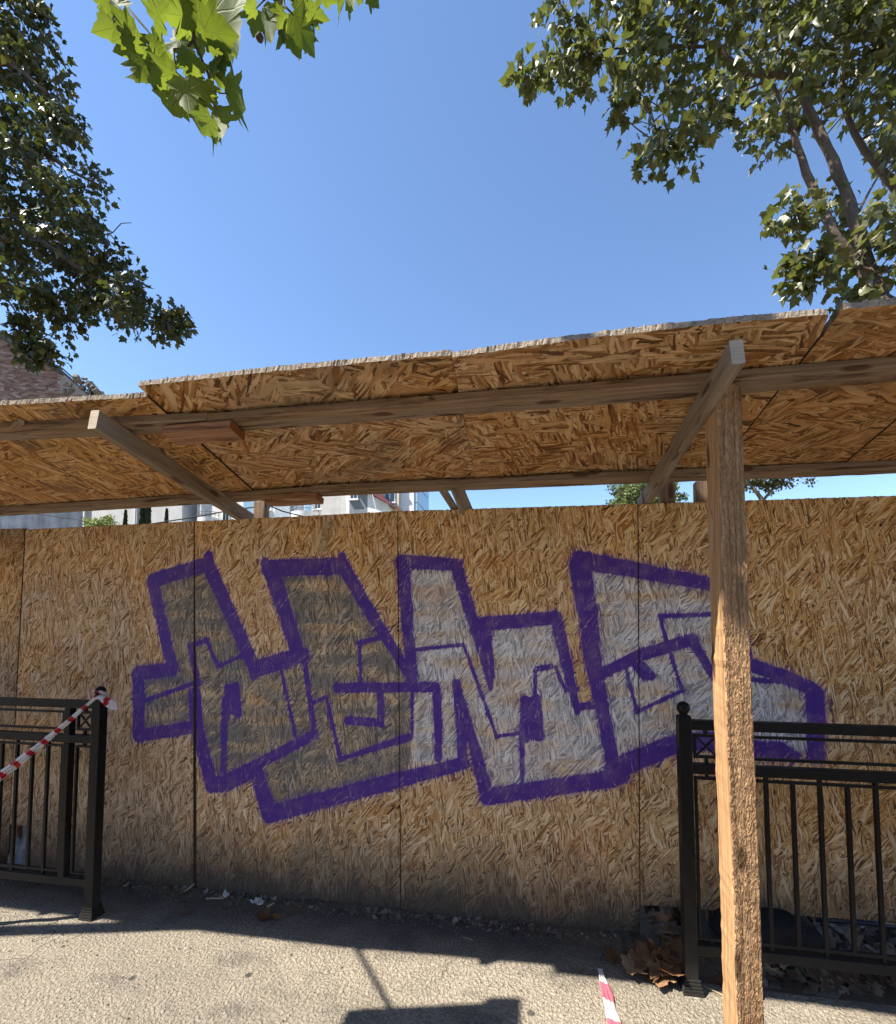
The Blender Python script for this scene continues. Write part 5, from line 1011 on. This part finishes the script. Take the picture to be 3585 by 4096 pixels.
# old brick building with a gable, on the left
def brick_building():
    t = bld('brick_building', 'old brick gable end with broken coping and peeling plaster below', (-23.0, 21, 0)); b = t.location
    # the gable faces the camera and the right: corner at (-22, 20), running away to the left
    corner = Vector((-21.95, 20.0, 0)); dirv = Vector((-.93, -.37, 0)).normalized(); nrm = Vector((dirv.y, -dirv.x, 0))
    nrm = -nrm if nrm.dot(Vector((0, -1, 0))) < 0 else nrm
    s = NT('brickwork'); rn = s.math('FRACT', s.math('ADD', s.attr('tint'), s.noise(s.pos(), .6, 3)))
    c = s.ramp(rn, [(0, (.15, .075, .06)), (.5, (.235, .135, .105)), (.85, (.30, .20, .165)), (1, (.38, .31, .28))]); pn = s.noise(s.pos(), 22, 4)
    MBR = s.finish(s.mix(s.fr(pn, .5, .75, 0, .5), c, (.30, .25, .225)), .9, s.bump(pn, .6, .03), .1)
    M_MORT = plain('mortar', (.24, .19, .165), (.36, .30, .265), 5)
    L = 9.0; z_eave = 13.15; top = lambda u: z_eave+.25+u*.575    # gable line climbing to the left
    m = MB(); P = lambda u, z, o=0: tuple(corner+dirv*u+nrm*o+Vector((0, 0, z))-b)
    zb = 8.35; Q = lambda u, z: tuple(Vector(P(u, z))+Vector((-5.9, 5.0, 0)))
    m.poly([P(0, zb), P(L, zb), P(L, top(L)), P(1.2, top(1.2)), P(0, z_eave-.1)][::-1]); back = nrm*-.6
    m.quad(P(0, 0), P(0, z_eave-.1), Q(0, z_eave-.1), Q(0, 0)); m.quad(P(L, 0), P(L, top(L)), Q(L, top(L)), Q(L, 0))
    m.build('wall', M_MORT, t)
    m = MB(); m.quad(P(0, 0, .0), P(L, 0, .0), P(L, zb-.002, .0), P(0, zb-.002, .0)); m.v = m.v; m.f = [m.f[0][::-1]]; m.build('plaster', M_PLAST_OLD, t)
    V, F, T = [], [], []; r = random.Random(4); bl, bh, mo = .25, .072, .012; row = 0; z = zb+.02
    while z < top(L):
        u = -(bl/2 if row % 2 else 0)
        while u < L:
            a0, a1 = max(u, 0), min(u+bl-mo, L)
            if a1-a0 > .04 and (z+bh < (z_eave-.1 if a0 < 1.2 else top(a0))) and r.random() > .015 and not (a0 > 4.2 and z < 10):
                o = .012+r.uniform(-.006, .008); n = len(V)
                V += [P(a0, z, o), P(a1, z, o), P(a1, z+bh-mo, o), P(a0, z+bh-mo, o), P(a0, z, -.01), P(a1, z, -.01), P(a1, z+bh-mo, -.01), P(a0, z+bh-mo, -.01)]
                F += [(n+3, n+2, n+1, n), (n, n+1, n+5, n+4), (n+1, n+2, n+6, n+5), (n+2, n+3, n+7, n+6), (n+3, n, n+4, n+7)]; T += [r.random()]*8
            u += bl
        z += bh; row += 1
    me = mesh_of('brickwork', V, F, MBR); at = me.attributes.new('tint', 'FLOAT', 'POINT'); at.data.foreach_set('value', np.array(T, dtype=np.float32))
    o = obj('brickwork', me, t); o['kind'] = 'stuff'
    # dark verge along the gable, roof behind
    m = MB()
    for k in range(30):
        u0, u1 = 1.1+k*(L-1.0)/30, 1.1+(k+1)*(L-1.0)/30; j = r.uniform(-.03, .03)
        A = [P(u0, top(u0)-.1, .16), P(u1, top(u1)-.1, .16), P(u1, top(u1)+.22+j, .14), P(u0, top(u0)+.22+j, .14)]
        m.quad(A[1], A[0], A[3], A[2]); B2 = [P(u0, top(u0)+.22+j, -6), P(u1, top(u1)+.22+j, -6)]; m.quad(A[3], B2[0], B2[1], A[2]); m.quad(A[0], A[1], P(u1, top(u1)-.1, 0), P(u0, top(u0)-.1, 0))
    m.build('verge', plain('tarred_verge', (.022, .022, .024), (.06, .058, .055), 6, .9), t)
    # broken masonry at the eaves
    M_RUB = plain('broken_masonry', (.10, .075, .062), (.36, .32, .28), 3, .95, 1, .08)
    for k in range(46):
        u = r.uniform(-.75, 1.25); zt = z_eave-.15+max(0, 1.05*(1-abs(u-.35)/1.15)); zz = z_eave-.2+r.random()*(zt-z_eave+.2)
        q = Vector(P(u, zz, r.uniform(-.35, .12))); sx, sy, sz = r.uniform(.08, .22), r.uniform(.07, .16), r.uniform(.05, .12)
        o = MB().box(-sx, sx, -sy, sy, -sz, sz).build('rubble', M_RUB, t)
        o.location = q; o.rotation_euler = (r.gauss(0, .35), r.gauss(0, .5), r.uniform(0, 3)); add_bevel(o, .03, 1)
brick_building()

# ------------------------------------------------------------------ cables behind the hoarding
M_CABLE = plain('cable_sheath', (.012, .012, .013), (.03, .03, .032), 20, .6, .1)
def cable(pts, r, label):
    b = Vector(pts[0]); o = MB().tube([Vector(p)-b for p in pts], r, 6).build('overhead_cable', M_CABLE, None, True); o.location = b; tag(o, label, 'cable')
cable([(-2.9, 2.78, 2.10), (-2.567, 2.75, 2.155), (-2.194, 2.75, 2.194), (-1.927, 2.75, 2.228), (-1.738, 2.75, 2.246), (-1.552, 2.60, 2.215), (-1.539, 2.75, 2.211), (-1.319, 2.75, 2.151), (-1.0, 2.78, 2.06)], .0042, 'dark cable looped over the timber stud behind the hoarding')
cable([(-4.2, 2.6, 2.30), (-3.51, 2.6, 2.255), (-3.348, 2.6, 2.24), (-3.188, 2.6, 2.222), (-2.9, 2.6, 2.18), (-2.6, 2.6, 2.09)], .0028, 'thin wire running in front of the peeling plaster wall')

# ------------------------------------------------------------------ litter on the ground
DT = [leaf_template(PLANE, (-.25, .1, .3, -.1, .2)[k], (.3, -.25, .15, .4, -.1)[k], .2, 40+k) for k in range(5)]
dmesh = [leaf_mesh('dry_leaf', q, M_LEAF_DRY) for q in DT]; omesh = [leaf_mesh('old_leaf', q, M_LEAF_OLD) for q in DT]
r = random.Random(31)
def fallen(meshes, x, y, z, s, label, group, flat=.35):
    o = bpy.data.objects.new('fallen_leaf', r.choice(meshes)); COL.objects.link(o); o.location = (x, y, z); o.scale = (s, s, s)
    o.rotation_euler = (r.gauss(0, flat), r.gauss(0, flat), r.uniform(0, 6.28)); tag(o, label, 'leaf', group)
for k in range(16):
    fallen(dmesh, .535+r.gauss(0, .06), 2.24+r.gauss(0, .04), .016+.003*k, r.uniform(.06, .12), 'rust brown dry leaf heaped against the foot of the bare railing post', 'brown leaves heaped by the post', .3)
for k in range(26):
    y = r.uniform(2.36, 2.60); fallen(omesh if r.random() < .6 else dmesh, r.uniform(.53, .70), y, .03+(y-2.3)*.42+r.uniform(0, .03), r.uniform(.07, .12), 'dull dry leaf piled in the gap under the raised board', 'leaves piled under the raised board', .7)
for k, (x, y, s) in enumerate(((-1.33, 2.32, .07), (-1.30, 2.33, .05), (-1.79, 2.25, .035), (.88, 2.16, .08), (.80, 2.22, .06), (.46, 2.33, .05))):
    fallen(dmesh, x, y, .012, s, 'single dry leaf lying loose on the shaded pavement', 'loose leaves on the pavement', .2)
n = 1500
ly = RNG.uniform(2.28, 2.72, n); lx = RNG.uniform(.86, 3.1, n); lz = np.clip((ly-2.26)*.42, 0, .13)*RNG.uniform(.5, 1.05, n)+.01
ax = RNG.normal(0, 1, (n, 3)); ax[:, 2] *= .35; up = np.array([0, -.3, 1])+RNG.normal(0, .5, (n, 3))
o = joined_leaves('leaf_litter', DT, frames(ax, up), np.stack([lx, ly, lz], 1), RNG.uniform(.025, .075, n), M_LEAF_OLD)
tag(o, 'heap of small dry leaves under the hoarding behind the railing', 'leaf litter', kind='stuff')
n = 420
lx = RNG.uniform(-4.4, .52, n); ly = 2.468-np.abs(RNG.normal(0, .035, n)); lz = RNG.uniform(.008, .022, n)
ax = RNG.normal(0, 1, (n, 3)); ax[:, 2] *= .3; up = np.array([0, -.2, 1])+RNG.normal(0, .45, (n, 3))
o = joined_leaves('leaf_crumbs', DT, frames(ax, up), np.stack([lx, ly, lz], 1), RNG.choice([.012, .018, .03], n), M_LEAF_OLD)
tag(o, 'crumbled leaf bits swept along the foot of the hoarding boards', 'leaf litter', kind='stuff')
# soil ridge along the foot of the boards
m = MB(); xs = np.linspace(-5.5, .53, 240); prev = None; rs = random.Random(6)
for x in xs:
    w = .055+.03*math.sin(x*3.1)+rs.gauss(0, .012); h = .014+.006*math.sin(x*5)+rs.gauss(0, .003)
    row = [(x, 2.475-w*1.4, .0005), (x, 2.475-w*.9, h*.55), (x, 2.475-w*.4, h), (x, 2.476, h*1.15)]
    if prev:
        for k in range(3): m.quad(prev[k], row[k], row[k+1], prev[k+1])
    prev = row
o = m.build('soil_ridge', M_SOIL); tag(o, 'thin dark ridge of soil along the foot of the boards', 'soil', kind='stuff')
def soil_bank():
    nx, ny = 70, 14; v = []
    for j in range(ny+1):
        for i in range(nx+1):
            x = .50+2.9*i/nx; y = 2.22+.75*j/ny
            e = min(1, i/4)
            v.append((x, y, .001 + e*(.10*min(1, max(0, (y-2.28)/.30))+.02*math.sin(x*9+y*14)*min(1, j/4)+rs.gauss(0, .004)*min(1, j))))
    f = [(j*(nx+1)+i, j*(nx+1)+i+1, (j+1)*(nx+1)+i+1, (j+1)*(nx+1)+i) for j in range(ny) for i in range(nx)]
    o = obj('soil_bank', mesh_of('soil_bank', v, f, M_SOIL, smooth=True)); o['kind'] = 'structure'
soil_bank()
# crumbs, chips and stones
M_STONE = plain('grit', (.08, .07, .06), (.26, .23, .19), 40, .9, .4)
m = MB()
for k in range(1100):
    x = r.uniform(-4.5, .55); y = 2.47-abs(r.gauss(0, .05)); s = r.uniform(.002, .007)
    if r.random() < .12: y = r.uniform(1.6, 2.4); x = r.uniform(-3, 1.3)
    q = Vector((x, y, s*.5 + (.010 if y > 2.42 else .0))); a = r.uniform(0, 3); ca, sa = math.cos(a)*s, math.sin(a)*s; h = s*r.uniform(.5, 1)
    e = [(ca, sa), (-sa, ca), (-ca*.8, -sa*1.1), (sa*1.2, -ca)]
    B0 = [tuple(q+Vector((u, w, -h*.5))) for u, w in e]; T0 = [tuple(q+Vector((u*.6, w*.6, h*.6))) for u, w in e]
    m.poly(T0)
    for i in range(4): m.quad(B0[i], B0[(i+1) % 4], T0[(i+1) % 4], T0[i])
o = m.build('grit', M_STONE); tag(o, 'scattered grit and crumbs along the foot of the boards', 'grit', kind='stuff')
M_CHIP = wood_material('chip_wood', (.25, .18, .11), (.42, .33, .22), (.52, .43, .31), 2, .1, .3, knots=False)
def stick(p0, p1, w, h, label): 
    c = (Vector(p0)+Vector(p1))/2; o = lumber('wood_chip', Vector(p0)-c, Vector(p1)-c, w, h, [M_CHIP, M_CHIP], None, seg=3, cham=.0008, jit=.0008, seed=int(abs(p0[0])*100)); o.location = c; tag(o, label, 'wood chip')
stick((-1.745, 2.398, .012), (-1.655, 2.418, .011), .010, .005, 'pale straight sliver of wood lying by the soil ridge')
stick((-1.385, 2.395, .008), (-1.365, 2.43, .008), .011, .009, 'short stubby stick end lying near the crumpled paper')
stick((-1.90, 2.425, .02), (-1.868, 2.464, .045), .012, .004, 'small chip leaning at the open board joint')
stick((-.33, 2.335, .004), (-.28, 2.32, .004), .003, .003, 'thin matchstick splinter on the shaded pavement')
stick((.70, 2.19, .006), (.78, 2.14, .005), .005, .004, 'light twig lying at the shadow edge by the timber post')
# crumpled paper scrap
def crumple(name, c, sx, sy, sz, mat, label, cat, seed, n=9):
    rr_ = random.Random(seed); v = []
    for j in range(n+1):
        for i in range(n+1):
            u, w = i/n-.5, j/n-.5; k = (1-4*u*u)*(1-4*w*w)
            v.append((sx*u*(1+.25*rr_.gauss(0, 1)), sy*w*(1+.25*rr_.gauss(0, 1)), max(.001, sz*k*abs(rr_.gauss(.8, .5)))))
    f = [(j*(n+1)+i, j*(n+1)+i+1, (j+1)*(n+1)+i+1, (j+1)*(n+1)+i) for j in range(n) for i in range(n)]
    o = obj(name, mesh_of(name, v, f, mat), None, c); tag(o, label, cat); return o
M_PAPER = plain('paper', (.40, .38, .34), (.56, .54, .50), 20, .85, .2)
crumple('paper_scrap', (-1.46, 2.425, .004), .085, .04, .022, M_PAPER, 'crumpled grey paper scrap by the foot of the boards', 'paper', 3)
crumple('paper_scrap', (-1.66, 2.44, .012), .035, .03, .025, M_PAPER, 'small torn paper twist beside the pale sliver of wood', 'paper', 4, 6)
crumple('paper_scrap', (.86, 2.11, .002), .03, .03, .015, M_FRAME, 'tiny white paper ball on the pavement under the railing', 'paper', 5, 6)
M_BLUEBAG = plain('grey_blue_sheet', (.12, .14, .18), (.28, .31, .36), 8, .5, .4)
crumple('plastic_sheet', (-3.12, 2.56, .0), .3, .16, .30, M_BLUEBAG, 'crumpled grey blue plastic sheet stuffed in the notch of the boards', 'plastic sheet', 8, 12)
# dark sack pushed under the boards
def sack():
    n = 26; v = []; rr_ = random.Random(12)
    ph = [rr_.uniform(0, 6) for _ in range(8)]
    for j in range(n+1):
        th = math.pi*j/n
        for i in range(2*n):
            a = math.pi*i/n
            x = math.copysign(abs(math.sin(th)*math.cos(a))**.55, math.cos(a)); y = math.copysign(abs(math.sin(th)*math.sin(a))**.6, math.sin(a)); z = math.copysign(abs(math.cos(th))**.55, math.cos(th))
            w = .03*math.sin(6*x+4*z+ph[0])+.02*math.sin(11*x-7*z+ph[1])+.015*math.sin(17*z+9*y+ph[2])
            v.append((.215*x*(1+w), .11*y*(1+w), .085*z*(1+w)+.10+.012*math.sin(5*x+ph[3])))
    f = [(j*2*n+i, (j+1)*2*n+i, (j+1)*2*n+(i+1) % (2*n), j*2*n+(i+1) % (2*n)) for j in range(n) for i in range(2*n)]
    o = obj('sack', mesh_of('sack', v, f, plain('dark_cloth', (.008, .009, .010), (.028, .03, .033), 30, .7, .6, .006), smooth=True), None, (1.05, 2.47, 0)); tag(o, 'dark cloth sack pushed under the boards behind the railing', 'sack')
sack()
o = MB().tube([(-.16, 0, 0), (-.05, 0, .004), (.06, 0, .003), (.15, 0, -.004)], .014, 10).build('plastic_pipe', plain('blue_plastic', (.008, .011, .025), (.02, .028, .06), 10, .3, .1, spec=.5), None, True); o.location = (1.44, 2.50, .155); tag(o, 'short dark blue plastic pipe under the raised board', 'pipe')

# ------------------------------------------------------------------ made-up sign out of the picture, shaped to cast the pavement shadow
sg = thing('shadow_caster_sign', 'unseen made-up box shaped sign on a pole, added to cast the pavement shadow', 'sign', (-2.95, .30, 0))
M_CASTER = plain('caster_enamel', (.10, .14, .25), (.12, .17, .30), 3, .4, .05)
def sh(x, y, z): return (x-.637*z+2.95, y-.285*z-.30, z)     # point at height z whose shadow falls at (x, y)
def slab(name, pts, z, th, mat):
    m = MB(); A = [sh(x, y, z) for x, y in pts]; n = len(A); up = Vector((0, 0, th)); B_ = [tuple(Vector(p)+up) for p in A]
    m.poly(A[::-1]); m.poly(B_)
    for k in range(n): m.quad(A[k], A[(k+1) % n], B_[(k+1) % n], B_[k])
    return m.build(name, mat, sg)
slab('caster_box', [(-.735, 1.30), (-.08, 1.42), (-.078, 2.0), (-.19, 1.985), (-.20, 1.955), (-.715, 1.835)], 2.75, .05, M_CASTER)
m = MB(); m.tube([sh(-.49, 1.80, 2.78), sh(-.89, 2.28, 2.95)], .011, 6); m.build('caster_rod', M_RAIL, sg)
m = MB(); m.tube([(0, 0, 0), (0, 0, 2.76)], .035, 10); m.build('pole', M_RAIL, sg)
m = MB(); m.tube([(0, 0, 2.74), sh(-.42, 1.5, 2.74)], .03, 8); m.build('arm', M_RAIL, sg)

# ------------------------------------------------------------------ unseen house added behind the photographer to cut skylight in the shade
M_FACADE = plaster('blocker_facade', (.42, .38, .32), (.56, .51, .44))
t = bld('sky_blocker_house', 'unseen two storey plastered house added behind the photographer to block skylight', (-4, -14, 0))
bx('wall', t, -34, 26, -22, -13, 0, 7.3, M_FACADE)
bx('cornice', t, -34.3, 26.3, -22.2, -12.6, 7.302, 7.7, M_FACADE)
for i in range(16):
    for j in range(2):
        x0 = -31.5+i*3.6; z0 = 1.0+j*3.2
        w = bx('window', t, x0, x0+1.3, -12.995, -12.93, z0, z0+1.8, M_FRAME)
        for k in range(2): bx('pane', t, x0+.07+k*.6, x0+.63+k*.6, -12.925, -12.915, z0+.08, z0+1.72, M_GLASS, w)
